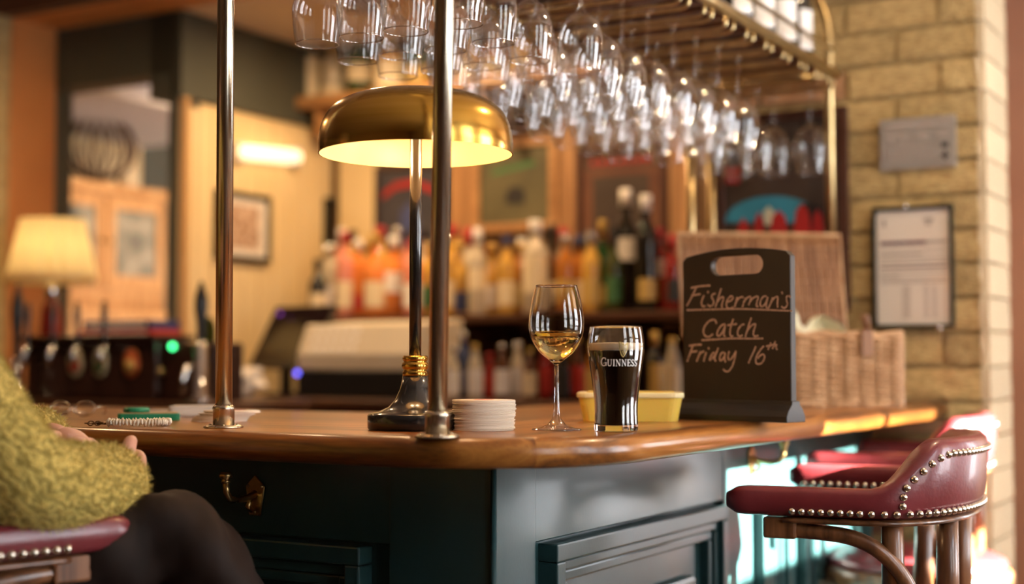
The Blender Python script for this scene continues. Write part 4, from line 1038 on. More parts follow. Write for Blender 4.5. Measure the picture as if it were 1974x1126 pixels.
# spectacles on a chain heap
p0 = ONZ(132, 804, TOP)
M('silver_wire', (0.62, 0.55, 0.45), rough=0.2, metal=1.0)
t = thing('spectacles', 'pair of metal rimmed spectacles lying on the bar by the sweater', 'spectacles', p0 + Vector((0, 0.02, 0)), R(-12))
for s in (-1, 1):
    c = Vector((s * 0.026, 0, 0.015)); rim_ = [c + Vector((0.021 * math.cos(2 * math.pi * q / 22), 0.006 * math.sin(2 * math.pi * q / 22), 0.0135 * math.sin(2 * math.pi * q / 22))) for q in range(22)]
    MB().tube(rim_, 0.0013, 6, closed=True).build('rim', 'silver_wire', t)
    MB().add([c] + rim_, [(0, 1 + q, 1 + (q + 1) % 22) for q in range(22)], True).build('lens', 'pane_glass', t)
    MB().tube([c + Vector((s * 0.021, 0, 0.002)), c + Vector((s * 0.024, 0.03, 0.004)), c + Vector((s * 0.004, 0.075, -0.008)), c + Vector((-s * 0.01, 0.09, -0.0138))], 0.0012, 6).build('temple', 'silver_wire', t)
MB().tube([(-0.006, 0, 0.017), (0, 0.001, 0.020), (0.006, 0, 0.017)], 0.0013, 6).build('bridge', 'silver_wire', t)
kr = thing('key_bunch', 'small heap of keys on rings beside the spectacles', 'keys', p0 + Vector((-0.045, 0.0, 0)), 0)
for k in range(5):
    a = k * 1.1; rp = [(0.012 * math.cos(2 * math.pi * q / 18) + 0.01 * math.cos(a), 0.012 * math.sin(2 * math.pi * q / 18) + 0.008 * math.sin(a), 0.003 + k * 0.003 + 0.003 * math.sin(2 * math.pi * q / 18 + a)) for q in range(18)]
    MB().tube(rp, 0.0012, 6, closed=True).build('ring', 'silver_wire', kr)
for k in range(4):
    mt_ = Matrix.Translation((0.012, 0.006 * k - 0.01, 0.002 + 0.0032 * k)) @ Matrix.Rotation(R(-35 + 30 * k), 4, 'Z')
    MB().box(0.006, 0.034, -0.003, 0.003, -0.001, 0.001, mt_).lathe([(0, -0.0012), (0.009, -0.0012), (0.009, 0.0012), (0, 0.0012)], 14, mt_).build('key', 'bronze' if k % 2 else 'silver_wire', kr)

# ------------------------------------------------------------------ red leather captain's stools
ARM_Z = 0.958; SEAT_Z = 0.735
def stool_path(n_arm=10, n_arc=36, hwid=0.262, y_tip=0.20, y_c=-0.025, ry=0.125):
    pts = []
    for k in range(n_arm): pts.append((hwid, y_tip + (y_c - y_tip) * k / n_arm))
    for k in range(n_arc + 1):
        a = math.pi * k / n_arc; pts.append((hwid * math.cos(a), y_c - ry * math.sin(a)))
    for k in range(1, n_arm + 1): pts.append((-hwid, y_c + (y_tip - y_c) * k / n_arm))
    return [Vector((x, y, 0)) for x, y in pts]
def sstep(a, b, x): t = min(max((x - a) / (b - a), 0), 1); return t * t * (3 - 2 * t)
PATH = stool_path(); NP = len(PATH)
SL = [0.0]
for a, b in zip(PATH, PATH[1:]): SL.append(SL[-1] + (b - a).length)
TOTAL = SL[-1]
def frame_at(s):
    s = min(max(s, 0), TOTAL)
    for i in range(NP - 1):
        if SL[i + 1] >= s:
            t = (s - SL[i]) / (SL[i + 1] - SL[i]); p = PATH[i].lerp(PATH[i + 1], t); d = (PATH[i + 1] - PATH[i]).normalized(); break
    return p, Vector((-d.y, d.x, 0)) * -1 * -1   # left normal; see OUT
def height_at(s):
    e = min(s, TOTAL - s)
    return 0.046 + 0.078 * sstep(0.225, 0.335, e)
def outward(s):
    p, nrm = frame_at(s)
    c = Vector((0, -0.03, 0)); 
    if nrm.dot(p - c) < 0: nrm = -nrm
    return p, nrm
def rail_mesh():
    mb = MB(); secs = []; ns = 72; w = 0.025
    K = 14
    for i in range(ns + 1):
        s = TOTAL * i / ns; p, o = outward(s); h = height_at(s); e = min(s, TOTAL - s)
        tip = math.sqrt(max(1 - (1 - min(e / 0.035, 1)) ** 2, 0.0)) * 0.85 + 0.15
        ring = []
        for k in range(K):
            a = 2 * math.pi * k / K; ca, sa = math.cos(a), math.sin(a)
            x = abs(ca) ** 0.55 * (1 if ca > 0 else -1); zz_ = abs(sa) ** 0.55 * (1 if sa > 0 else -1)
            lean = 0.012 * (h - 0.046) / 0.078 * (zz_ + 1) / 2
            ring.append(p + o * (w * x * (0.6 + 0.4 * tip) + lean) + Vector((0, 0, h / 2 + (h / 2) * zz_ * (0.45 + 0.55 * tip))))
        secs.append(ring)
    vs_ = [v for r in secs for v in r]; fs_ = []
    for i in range(ns):
        for k in range(K): k2 = (k + 1) % K; fs_.append((i * K + k, i * K + k2, (i + 1) * K + k2, (i + 1) * K + k))
    fs_ += [tuple(range(K - 1, -1, -1)), tuple(ns * K + k for k in range(K))]
    return mb.add(vs_, fs_, True)
def make_stool(label, loc, rotz):
    t = thing('bar_stool', label, 'bar stool', loc, rotz, 'red leather bar stools')
    rail = rail_mesh().build('back_and_arms', 'leather', t, (0, 0, ARM_Z))
    nm_ = MB().lathe([(0.0062, -0.0004), (0.0060, 0.0010), (0.0046, 0.0036), (0.0022, 0.0050), (0, 0.0054)], 10, cap=False).mesh('nail'); nm_.materials.append(MATS['nail_metal'])
    def nail(p, o):
        n_ = link('nail', nm_, rail); n_.location = p; n_.rotation_euler = o.to_track_quat('Z', 'Y').to_euler()
    s = 0.10
    while s < TOTAL - 0.10:
        p, o = outward(s); nail(p + o * 0.0248 + Vector((0, 0, 0.0095)), o); s += 0.0150
    s = 0.03
    while s < 0.24:
        for q in (s, TOTAL - s):
            p, o = outward(q); nail(p - o * 0.0248 + Vector((0, 0, 0.0095)), -o)
        s += 0.0165
    # seam of nails rising at each end of the back and running below its top edge
    line = [(0.262, 0.022), (0.263, 0.036), (0.268, 0.050), (0.277, 0.063), (0.290, 0.075), (0.304, 0.086), (0.320, 0.0945), (0.337, 0.099)]
    s = 0.352; 
    while s < TOTAL - 0.345: line.append((s, 0.1005)); s += 0.0150
    for (ss, zz_) in line:
        p, o = outward(ss); nail(p + o * (0.0250 + 0.0105 * zz_ / 0.124) + Vector((0, 0, zz_)), o)
    for (ss, zz_) in line[:8]:
        p, o = outward(TOTAL - ss); nail(p + o * (0.0250 + 0.0105 * zz_ / 0.124) + Vector((0, 0, zz_)), o)
    # underside board
    ub = MB(); 
    for i in range(60):
        s = 0.09 + (TOTAL - 0.18) * i / 59
    pts = [outward(0.09 + (TOTAL - 0.18) * i / 59)[0] + Vector((0, 0, ARM_Z - 0.006)) for i in range(60)]
    ub.tube(pts, 0.011, 8, flat=(1.9, 0.55)).build('arm_rail', 'stool_wood', t)
    # posts from seat to rail
    for sgn in (-1, 1):
        for (x, y, xb, yb, r0, r1) in ((0.247, -0.055, 0.190, -0.05, 0.017, 0.020), (0.140, -0.128, 0.125, -0.125, 0.017, 0.020)):
            MB().tube([(sgn * xb, yb, SEAT_Z - 0.05), (sgn * (x * 0.6 + xb * 0.4), y * 0.6 + yb * 0.4, (SEAT_Z + ARM_Z) / 2), (sgn * x, y, ARM_Z - 0.002)], [r1, r0 * 1.05, r0], 14).build('post', 'stool_wood', t)
        br_ = [(sgn * 0.258, 0.125, ARM_Z - 0.022), (sgn * 0.258, 0.06, ARM_Z - 0.024), (sgn * 0.256, 0.0, ARM_Z - 0.030), (sgn * 0.250, -0.045, ARM_Z - 0.055), (sgn * 0.240, -0.078, ARM_Z - 0.10), (sgn * 0.222, -0.092, ARM_Z - 0.16), (sgn * 0.205, -0.094, SEAT_Z - 0.03)]
        MB().tube(chain(br_), 0.0125, 10).build('bentwood_brace', 'stool_wood', t)
        MB().box(sgn * 0.258 - 0.016, sgn * 0.258 + 0.016, 0.09, 0.142, ARM_Z - 0.036, ARM_Z - 0.002).build('brace_block', 'stool_wood', t, bevel=0.004)
    # seat
    MB().lathe([(0.0, SEAT_Z - 0.05), (0.195, SEAT_Z - 0.05), (0.215, SEAT_Z - 0.042), (0.218, SEAT_Z - 0.02), (0.21, SEAT_Z - 0.008), (0, SEAT_Z - 0.008)], 40).build('seat_ring', 'stool_wood', t)
    MB().lathe([(0.0, SEAT_Z - 0.01), (0.198, SEAT_Z - 0.01), (0.206, SEAT_Z - 0.002), (0.203, SEAT_Z + 0.010), (0.18, SEAT_Z + 0.022), (0.10, SEAT_Z + 0.030), (0, SEAT_Z + 0.032)], 40).build('seat_cushion', 'leather', t)
    for sx in (-1, 1):
        for sy in (-1, 1):
            MB().tube([(sx * 0.135, sy * 0.135, SEAT_Z - 0.045), (sx * 0.165, sy * 0.165, 0.35), (sx * 0.195, sy * 0.195, 0.0)], [0.020, 0.018, 0.014], 12).build('leg', 'stool_wood', t)
    MB().tube([(0.222 * math.cos(2 * math.pi * k / 40), 0.222 * math.sin(2 * math.pi * k / 40), 0.27) for k in range(40)], 0.013, 10, closed=True).build('foot_ring', 'stool_wood', t)
    return t
def chain(p, n=2):
    for _ in range(n):
        q = [p[0]]
        for a, b in zip(p, p[1:]):
            a = Vector(a); b = Vector(b); q += [tuple(a * .75 + b * .25), tuple(a * .25 + b * .75)]
        q.append(p[-1]); p = q
    return p
# placed by the tip of each near arm and the facing direction; local +y faces the bar
def place(tip_px, tip_d, face_deg, side):
    f = Vector((math.cos(R(face_deg)), math.sin(R(face_deg)), 0)); rot = R(face_deg - 90)
    tip = PX(tip_px[0], tip_px[1], tip_d); loc = Vector((side * 0.285, 0.20, 0)); loc.rotate(Matrix.Rotation(rot, 3, 'Z'))
    return Vector((tip.x, tip.y, 0)) - loc, rot
# near arm is the sitter's left side (local -x) for the right-hand stools
p, r = place((1398, 968), 2.28, 158, -1); stool1 = make_stool('red studded leather bar stool closest to the camera beside the teal front', p, r)
STOOL1 = (p, r)
p2 = STOOL1[0] + Vector((0.315, 0.885, 0)); stool2 = make_stool('sunlit red leather bar stool behind the nearer one, by the brick wall', p2, R(157 - 90))
p3, r3 = place((264, 1030), 1.86, 47, 1); stool3 = make_stool('red leather bar stool under the seated person in the green sweater', p3, r3)

# ------------------------------------------------------------------ seated person in a green knitted sweater
M('skin', (0.62, 0.33, 0.24), (0.68, 0.38, 0.28), rough=0.5, scale=30, sss=0.15)
M('trousers', (0.011, 0.0055, 0.0035), (0.019, 0.0095, 0.006), rough=0.75, scale=9, stretch=(1, 1, 0.4), sheen=0.0, bump=0.8, bscale=7, bdist=0.03, spec=0.2)
M('hair_brown', (0.06, 0.035, 0.02), (0.11, 0.065, 0.035), rough=0.5, scale=60, stretch=(1, 1, 0.1), bump=0.5)
M('shoe_leather', (0.02, 0.012, 0.01), rough=0.4)
m, nt, b = nodes('green_knit'); N = nt.nodes.new; L = nt.links.new
b.inputs['Roughness'].default_value = 0.9; b.inputs['Sheen Weight'].default_value = 0.4; b.inputs['Sheen Roughness'].default_value = 0.5
b.inputs['Sheen Tint'].default_value = (0.8, 0.7, 0.3, 1)
tc = N('ShaderNodeTexCoord'); mp = N('ShaderNodeMapping'); mp.inputs['Rotation'].default_value = (0.3, R(35), R(20)); L(tc.outputs['Object'], mp.inputs[0])
wv = N('ShaderNodeTexWave'); wv.inputs['Scale'].default_value = 22; wv.inputs['Distortion'].default_value = 9.0; wv.inputs['Detail'].default_value = 3; wv.inputs['Detail Scale'].default_value = 3.0; L(mp.outputs[0], wv.inputs['Vector'])
nz = N('ShaderNodeTexNoise'); nz.inputs['Scale'].default_value = 70; nz.inputs['Detail'].default_value = 5; L(mp.outputs[0], nz.inputs['Vector'])
mx = N('ShaderNodeMath'); mx.operation = 'MULTIPLY_ADD'; mx.inputs[1].default_value = 0.45; L(wv.outputs['Fac'], mx.inputs[0])
hf = N('ShaderNodeMath'); hf.operation = 'MULTIPLY'; hf.inputs[1].default_value = 0.6; L(nz.outputs['Fac'], hf.inputs[0]); L(hf.outputs[0], mx.inputs[2])
rp = N('ShaderNodeValToRGB'); rp.color_ramp.elements[0].position = 0.2; rp.color_ramp.elements[0].color = (0.23, 0.175, 0.03, 1); rp.color_ramp.elements[1].position = 0.75; rp.color_ramp.elements[1].color = (0.68, 0.50, 0.13, 1)
L(mx.outputs[0], rp.inputs[0]); L(rp.outputs[0], b.inputs['Base Color'])
bp = N('ShaderNodeBump'); bp.inputs['Strength'].default_value = 0.7; bp.inputs['Distance'].default_value = 0.006; L(mx.outputs[0], bp.inputs['Height']); L(bp.outputs[0], b.inputs['Normal'])
M('wool_fibre', (0.42, 0.33, 0.075), (0.58, 0.45, 0.13), rough=0.9, scale=20)

def skin(name, V, E, Rd, mat, parent, sub=2, root=0):
    me = bpy.data.meshes.new(name); me.from_pydata([tuple(v) for v in V], E, []); me.update()
    o = link(name, me, parent); md = o.modifiers.new('skin', 'SKIN'); md.use_smooth_shade = True
    for i, r in enumerate(Rd):
        d = me.skin_vertices[0].data[i]; d.radius = r if isinstance(r, tuple) else (r, r); d.use_root = (i == root)
    ss = o.modifiers.new('sub', 'SUBSURF'); ss.levels = sub; ss.render_levels = sub
    me.materials.append(MATS[mat]); return o
def to_mesh(o):
    dg = bpy.context.evaluated_depsgraph_get(); dg.update(); ev = o.evaluated_get(dg)
    me = bpy.data.meshes.new_from_object(ev); o.modifiers.clear(); o.data = me
    for p_ in me.polygons: p_.use_smooth = True
    return o
person = thing('person', 'person in a chunky green sweater and dark trousers seated at the bar', 'person', (0, 0, 0))
hipR = Vector((-0.905, 1.80, 0.86)); hipL = Vector((-1.02, 1.93, 0.85)); pel = (hipR + hipL) / 2 + Vector((0, 0, 0.04))
chest = Vector((-0.90, 1.93, 1.22)); neck = Vector((-0.885, 1.955, 1.40)); 
shR = PX(-185, 640, 1.80); shL = Vector((-0.98, 2.09, 1.30))
elR = PX(38, 945, 1.74); wrR = PX(222, 936, 1.93); 
elL = Vector((-0.83, 2.16, 1.07)); wrL = PX(100, 846, 2.04)
knR = PX(372, 1035, 1.93); anR = Vector((-0.30, 2.03, 0.52)); toR = Vector((-0.17, 1.97, 0.46))
knL = Vector((-0.66, 2.18, 0.85)); anL = Vector((-0.64, 2.16, 0.40)); toL = Vector((-0.55, 2.26, 0.33))
# body: trunk, neck, head, limbs, hands with five fingers each, one continuous surface
V = [pel, (pel + chest) / 2, chest, neck, neck + Vector((0.02, 0.025, 0.07)), neck + Vector((0.03, 0.035, 0.17)), neck + Vector((0.035, 0.04, 0.25))]
Rd = [(0.14, 0.11), (0.13, 0.10), (0.15, 0.10), 0.055, (0.066, 0.074), (0.086, 0.100), (0.062, 0.072)]
E = [(0, 1), (1, 2), (2, 3), (3, 4), (4, 5), (5, 6)]
def limb(start, pts, rads):
    prev = start; ids = []
    for p_, r_ in zip(pts, rads):
        V.append(Vector(p_)); Rd.append(r_); E.append((prev, len(V) - 1)); prev = len(V) - 1; ids.append(prev)
    return ids
def hand(wid, wrist, fwd, side, curl, thumb_side, k=1.0):
    """palm and five curled fingers: fwd along the hand, side across it, curl the palm-ward direction"""
    palm = wrist + fwd * 0.045 * k; pid = limb(wid, [palm], [(0.026 * k, 0.017 * k)])[0]
    kn = wrist + fwd * 0.080 * k
    for j, (off, l) in enumerate(((-0.028, 0.066), (-0.010, 0.075), (0.009, 0.070), (0.027, 0.056))):
        b0 = kn + side * off * k - fwd * (0.004 * abs(j - 1)); b1 = b0 + (fwd * 0.8 + curl * 0.45).normalized() * l * 0.45 * k; b2 = b1 + (fwd * 0.25 + curl * 0.9).normalized() * l * 0.33 * k; b3 = b2 + (fwd * -0.3 + curl * 0.9).normalized() * l * 0.26 * k
        limb(pid, [b0, b1, b2, b3], [0.0105 * k, 0.0095 * k, 0.0085 * k, 0.0070 * k])
    th = wrist + fwd * 0.022 * k + side * thumb_side * 0.026 * k
    t1 = th + (fwd * 0.6 + side * thumb_side * 0.7 + curl * 0.2).normalized() * 0.036 * k; t2 = t1 + (fwd * 0.9 + curl * 0.3).normalized() * 0.028 * k
    limb(pid, [th, t1, t2], [0.0125 * k, 0.0105 * k, 0.0085 * k])
def dirv(a, b): return (Vector(b) - Vector(a)).normalized()
ar = limb(2, [shR, (shR + elR) / 2, elR, (elR + wrR) / 2, wrR], [0.055, 0.045, 0.038, 0.034, (0.027, 0.020)])
fR = dirv(wrR, PX(275, 918, 2.02)); sR = Vector((0.15, 0.0, 0.98)); cR = (fR.cross(sR)).normalized() * -1
hand(ar[-1], wrR, fR, sR, cR, 1)
al = limb(2, [shL, (shL + elL) / 2, elL, (elL + wrL) / 2, wrL], [0.055, 0.045, 0.038, 0.034, (0.027, 0.020)])
fL = dirv(wrL, PX(190, 868, 2.0)); sL = Vector((0.25, 0.5, 0.8)).normalized(); sL = (sL - fL * sL.dot(fL)).normalized(); cL = Vector((0.1, -0.35, -0.9)); cL = (cL - fL * cL.dot(fL)).normalized()
hand(al[-1], wrL, fL, sL.cross(fL).normalized() * 0 + (fL.cross(cL)).normalized(), cL, -1)
limb(0, [hipR, (hipR + knR) / 2, knR, (knR + anR) / 2 + Vector((-0.01, -0.02, 0)), anR, toR], [0.070, 0.056, 0.042, 0.04, 0.033, 0.028])
limb(0, [hipL, (hipL + knL) / 2, knL, (knL + anL) / 2, anL, toL], [0.085, 0.075, 0.055, 0.05, 0.035, 0.028])
body = skin('body', V, E, Rd, 'skin', person, 2); to_mesh(body)
# face: eyes, brows, nose, lips and ears on the head
hc = neck + Vector((0.035, 0.04, 0.155)); fw = Vector((0.62, 0.78, 0)).normalized(); lt_ = Vector((-fw.y, fw.x, 0))
MB().sphere(hc + fw * 0.074 + Vector((0, 0, -0.012)), 0.014, 10, 8, sc=(0.9, 0.9, 1.5)).sphere(hc + fw * 0.080 + Vector((0, 0, -0.028)), 0.011, 10, 8).build('nose', 'skin', body)
M('lips', (0.45, 0.16, 0.13), rough=0.45); M('eye_white', (0.75, 0.73, 0.70), rough=0.2)
MB().sphere(hc + fw * 0.064 + Vector((0, 0, -0.056)), 0.014, 12, 8, sc=(1.2, 1.2, 0.5)).build('mouth', 'lips', body)
for s in (-1, 1):
    e = MB().sphere(hc + fw * 0.060 + lt_ * s * 0.030 + Vector((0, 0, 0.010)), 0.0125, 12, 8).build('eye', 'eye_white', body)
    MB().sphere(hc + fw * 0.069 + lt_ * s * 0.030 + Vector((0, 0, 0.010)), 0.0055, 10, 6).build('iris', 'ink_dark', e)
    MB().sphere(hc + lt_ * s * 0.074 + Vector((0, 0, 0.0)), 0.026, 12, 8, sc=(0.5, 0.5, 1.1)).build('ear', 'skin', body)
# hair: shoulder length
hr = MB(); hr.sphere(hc - fw * 0.012 + Vector((0, 0, 0.035)), 0.098, 22, 14, sc=(1, 1, 0.95))
hr.sphere(hc - fw * 0.045 + Vector((0, 0, -0.05)), 0.088, 20, 12, sc=(0.95, 0.95, 1.25))
hair = hr.build('hair', 'hair_brown', person)
# trousers
V, Rd, E = [pel + Vector((0, 0, 0.02)), pel + Vector((0.02, 0.0, -0.05))], [(0.150, 0.120), (0.150, 0.125)], [(0, 1)]
limb(1, [hipR + Vector((0.05, 0.02, 0.0)), (hipR + knR) / 2 + Vector((0.02, 0, 0)), knR - Vector((0.05, 0.0, -0.004)), knR + Vector((0.012, 0, -0.012)), knR * 0.8 + anR * 0.2, (knR + anR) / 2 + Vector((-0.012, -0.02, 0)), anR + Vector((-0.01, 0, 0.03))], [0.100, 0.092, 0.076, 0.066, 0.073, 0.078, 0.070])
limb(1, [hipL + Vector((0.05, 0.03, 0.0)), (hipL + knL) / 2, knL - Vector((0.04, 0.03, 0)), knL, knL * 0.8 + anL * 0.2, (knL + anL) / 2, anL + Vector((0, 0, 0.03))], [0.100, 0.090, 0.076, 0.070, 0.072, 0.072, 0.066])
tr = skin('trousers', V, E, Rd, 'trousers', person, 3); to_mesh(tr)
for vt in tr.data.vertices:      # folds of loose cloth
    c = vt.co; vt.co = c + vt.normal * (0.006 * math.sin(c.x * 55 + c.z * 38) + 0.004 * math.sin(c.y * 70 - c.z * 60 + c.x * 25))
for an, to in ((anR, toR), (anL, toL)):
    d_ = (to - an).normalized()
    MB().tube([an + Vector((0, 0, 0.03)), an - d_ * 0.01 + Vector((0, 0, -0.02)), an + d_ * 0.08 + Vector((0, 0, -0.03)), to + d_ * 0.05 + Vector((0, 0, -0.01))], [0.045, 0.048, 0.046, 0.030], 14).build('shoe', 'shoe_leather', person)
# sweater
V, Rd, E = [pel + Vector((0.0, 0.0, 0.05)), (pel + chest) / 2 + Vector((-0.01, -0.01, 0)), chest, neck - Vector((0, 0, 0.03)), neck + Vector((0.005, 0.01, 0.02))], [(0.170, 0.140), (0.165, 0.135), (0.170, 0.125), (0.085, 0.085), 0.068], [(0, 1), (1, 2), (2, 3), (3, 4)]
limb(2, [shR, shR * 0.5 + elR * 0.5 + Vector((0.0, 0.0, 0.0)), elR + Vector((0.0, 0.0, 0.004)), elR * 0.55 + wrR * 0.45 + Vector((0, 0, -0.004)), elR * 0.15 + wrR * 0.85, wrR + (wrR - elR) * 0.16], [0.080, 0.078, 0.068, 0.064, 0.060, 0.054])
limb(2, [shL, (shL + elL) / 2, elL, elL * 0.5 + wrL * 0.5, elL * 0.15 + wrL * 0.85, wrL + (wrL - elL) * 0.04], [0.078, 0.070, 0.066, 0.060, 0.050, 0.040])
sw_ = skin('sweater', V, E, Rd, 'green_knit', person, 3); to_mesh(sw_)
# knit ribs pushed out of the surface
me = sw_.data
for vt in me.vertices:
    c = vt.co; q = math.sin((c.x * 0.9 + c.z * 0.75 - c.y * 0.3) * 330) * 0.5 + 0.5
    w_ = math.sin((c.z - c.x * 0.6) * 210 + 2 * math.sin(c.y * 60))
    vt.co = c + vt.normal * (0.0009 * w_ + 0.0010 * q)
# fuzz of loose fibres
rf = random.Random(11); fz = MB(); polys = [p_ for p_ in me.polygons if (me.vertices[p_.vertices[0]].co.x > -0.80)]
ars = [p_.area for p_ in polys]
for p_ in rf.choices(polys, weights=ars, k=34000):
    vs4 = [me.vertices[i].co for i in p_.vertices]; a_, b_ = rf.random(), rf.random()
    c = vs4[0].lerp(vs4[1], a_).lerp(vs4[-1].lerp(vs4[2], a_), b_)
    d_ = (p_.normal * rf.uniform(0.5, 1.0) + Vector((rf.uniform(-1, 1), rf.uniform(-1, 1), rf.uniform(-1, 1))) * 0.7).normalized() * rf.uniform(0.004, 0.012)
    s_ = d_.cross(Vector((rf.uniform(-1, 1), rf.uniform(-1, 1), rf.uniform(-1, 1)))).normalized() * 0.0005
    n_ = len(fz.v); fz.v += [tuple(c - s_), tuple(c + s_), tuple(c + d_)]; fz.f.append([n_, n_ + 1, n_ + 2]); fz.sm.append(False)
fo = fz.build('wool_fuzz', 'wool_fibre', sw_, recalc=False); fo['kind'] = 'stuff'

# ------------------------------------------------------------------ back bar: counter, shelves, uprights
BZ = 1.08; BF = 2.25
t = thing('back_counter', 'dark wooden back bar counter below the bottles', 'counter', CORNER, ROT)
MB().box(SIDE_U + 0.02, -0.64, BF, BACK_V - 0.012, BZ - 0.035, BZ).build('counter_top', 'dark_wood', t, bevel=0.008)
MB().box(SIDE_U + 0.02, -0.64, BF + 0.05, BACK_V - 0.012, 0.0, BZ - 0.035).build('carcass', 'dark_wood', t)
S1Z = 1.375; S1V0, S1V1 = 2.82, 3.28
us0 = to_uv(ONV(590, 600, S1V0))[0]
t = thing('bottle_shelf', 'long wooden step shelf carrying the main row of bottles', 'shelf', CORNER, ROT)
MB().box(us0, -0.66, S1V0 - 0.06, S1V1, S1Z - 0.03, S1Z).build('board', 'dark_wood', t, bevel=0.004)
for u in (us0 + 0.02, us0 + 0.7, us0 + 1.3, -0.70): MB().box(u - 0.012, u + 0.012, S1V0 - 0.02, S1V1, BZ, S1Z - 0.03).build('bracket', 'dark_wood', t)
S2V = 3.16; S2Z = ONV(600, 197, S2V).z
us2 = to_uv(ONV(568, 200, S2V - 0.1))[0]
t = thing('high_shelf', 'high wooden shelf with bottles near the ceiling', 'shelf', CORNER, ROT)
MB().box(us2, -0.75, S2V - 0.12, BACK_V - 0.005, S2Z - 0.045, S2Z).build('board', 'warm_wood', t, bevel=0.004)
for u in (us2 + 0.1, us2 + 0.9, -0.9): MB().box(u - 0.012, u + 0.012, S2V - 0.08, BACK_V - 0.005, S2Z - 0.16, S2Z - 0.045).build('bracket', 'warm_wood', t, bevel=0.003)
# uprights on the back wall
for i, (px0, px1, m_) in enumerate(((652, 722, 'cream_wall'), (866, 915, 'warm_wood_upright'), (1078, 1110, 'warm_wood_upright'), (1290, 1335, 'warm_wood_upright'))):
    a = to_uv(ONV(px0, 400, BACK_V - 0.03))[0]; b = to_uv(ONV(px1, 400, BACK_V - 0.03))[0]
    struct('trim_%d' % (5 + i), MB().box(a, b, BACK_V - 0.03, BACK_V - 0.001, S1Z, CEIL - 0.002), m_, ['cream', 'wooden', 'wooden', 'wooden'][i] + ' upright on the back bar wall, ' + ['beside the cream wall', 'between the dark and olive pictures', 'between the olive and dark red pictures', 'next to the brick wall'][i], bevel=0.006, cat='trim')
# pictures between the uprights
def wall_pic(px0, py0, px1, py1, name, label, fm, fill, fw):
    v = BACK_V - 0.004; a = to_uv(ONV(px0, py1, v)); b = to_uv(ONV(px1, py0, v)); a2 = to_uv(ONV(px0, py0, v))
    z0 = a[2]; z1 = (a2[2] + b[2]) / 2; W = b[0] - a[0]; Hh = z1 - z0
    t = thing(name, label, 'picture', UV(a[0], v, z0), ROT); dp = 0.025
    MB().box(0, W, -dp, 0, 0, fw).box(0, W, -dp, 0, Hh - fw, Hh).box(0, fw, -dp, 0, fw, Hh - fw).box(W - fw, W, -dp, 0, fw, Hh - fw).build('frame', fm, t, bevel=0.003)
    MB().box(fw * .8, W - fw * .8, -dp * 0.5, 0, fw * .8, Hh - fw * .8).build('canvas', fill, t)
    return t, W, Hh, -dp * 0.5 - 0.001
def patch(t, W, Hh, y, poly, m_):
    n = len(poly); MB().add([(x * W, y, z * Hh) for x, z in poly], [tuple(range(n))]).build('painted_shape', m_, t, recalc=False)
M('olive_canvas', (0.075, 0.065, 0.028), (0.13, 0.11, 0.05), rough=0.6, scale=6)
M('night_canvas', (0.035, 0.035, 0.05), (0.06, 0.055, 0.07), rough=0.6, scale=6)
M('maroon_canvas', (0.10, 0.030, 0.015), (0.16, 0.06, 0.025), rough=0.5, scale=6)
t, W, Hh, y = wall_pic(724, 318, 864, 500, 'wall_picture', 'dark picture with a red arc behind the lamp stem', 'frame_brown', 'night_canvas', 0.02)
patch(t, W, Hh, y, [(0.12, 0.72), (0.3, 0.82), (0.55, 0.84), (0.85, 0.74), (0.85, 0.66), (0.55, 0.76), (0.3, 0.74), (0.12, 0.64)], 'poster_red')
patch(t, W, Hh, y, [(0.35, 0.1), (0.65, 0.1), (0.62, 0.5), (0.5, 0.6), (0.38, 0.5)], 'label_blue')
t, W, Hh, y = wall_pic(914, 268, 1078, 452, 'wall_picture', 'olive green picture with a dark figure, above the bottles', 'warm_wood', 'olive_canvas', 0.035)
patch(t, W, Hh, y, [(0.40, 0.30), (0.62, 0.30), (0.62, 0.42), (0.56, 0.48), (0.45, 0.48), (0.40, 0.42)], 'poster_black')
patch(t, W, Hh, y, [(0.22, 0.62), (0.75, 0.70), (0.72, 0.75), (0.24, 0.68)], 'label_green')
t, W, Hh, y = wall_pic(1111, 280, 1291, 480, 'wall_picture', 'dark red panel sign behind the tall white-capped bottles', 'frame_brown', 'maroon_canvas', 0.03)
patch(t, W, Hh, y, [(0.12, 0.78), (0.88, 0.78), (0.88, 0.90), (0.12, 0.90)], 'poster_dark')
for k in range(7): patch(t, W, Hh, y - 0.001, [(0.18 + k * 0.095, 0.81), (0.24 + k * 0.095, 0.81), (0.24 + k * 0.095, 0.87), (0.18 + k * 0.095, 0.87)], 'poster_red')
patch(t, W, Hh, y, [(0.2, 0.12), (0.8, 0.12), (0.8, 0.70), (0.2, 0.70)], 'poster_dark')
# pictures and strip lamp on the cream wall
def side_pic(px0, py0, px1, py1, label, fm, fill):
    u = SIDE_U + 0.013; a = to_uv(ONU(px0, py1, u)); b = to_uv(ONU(px1, py0, u)); a2 = to_uv(ONU(px0, py0, u)); W = b[1] - a[1]; z0 = to_uv(ONU(px1, py1, u))[2]; z0 = (z0 + a[2]) / 2; z1 = (b[2] + a2[2]) / 2; Hh = z1 - z0
    t = thing('wall_picture', label, 'picture', UV(u, a[1], z0), ROT + R(90)); fw = 0.02; dp = 0.022
    MB().box(0, W, -dp, 0, 0, fw).box(0, W, -dp, 0, Hh - fw, Hh).box(0, fw, -dp, 0, fw, Hh - fw).box(W - fw, W, -dp, 0, fw, Hh - fw).build('frame', fm, t, bevel=0.002)
    MB().box(fw * .7, W - fw * .7, -dp * 0.5, 0, fw * .7, Hh - fw * .7).build('mount', fill, t)
    return t, W, Hh, -dp * 0.5 - 0.001
t, W, Hh, y = side_pic(411, 372, 516, 503, 'black framed photograph on the cream wall behind the pole', 'frame_black', 'paper')
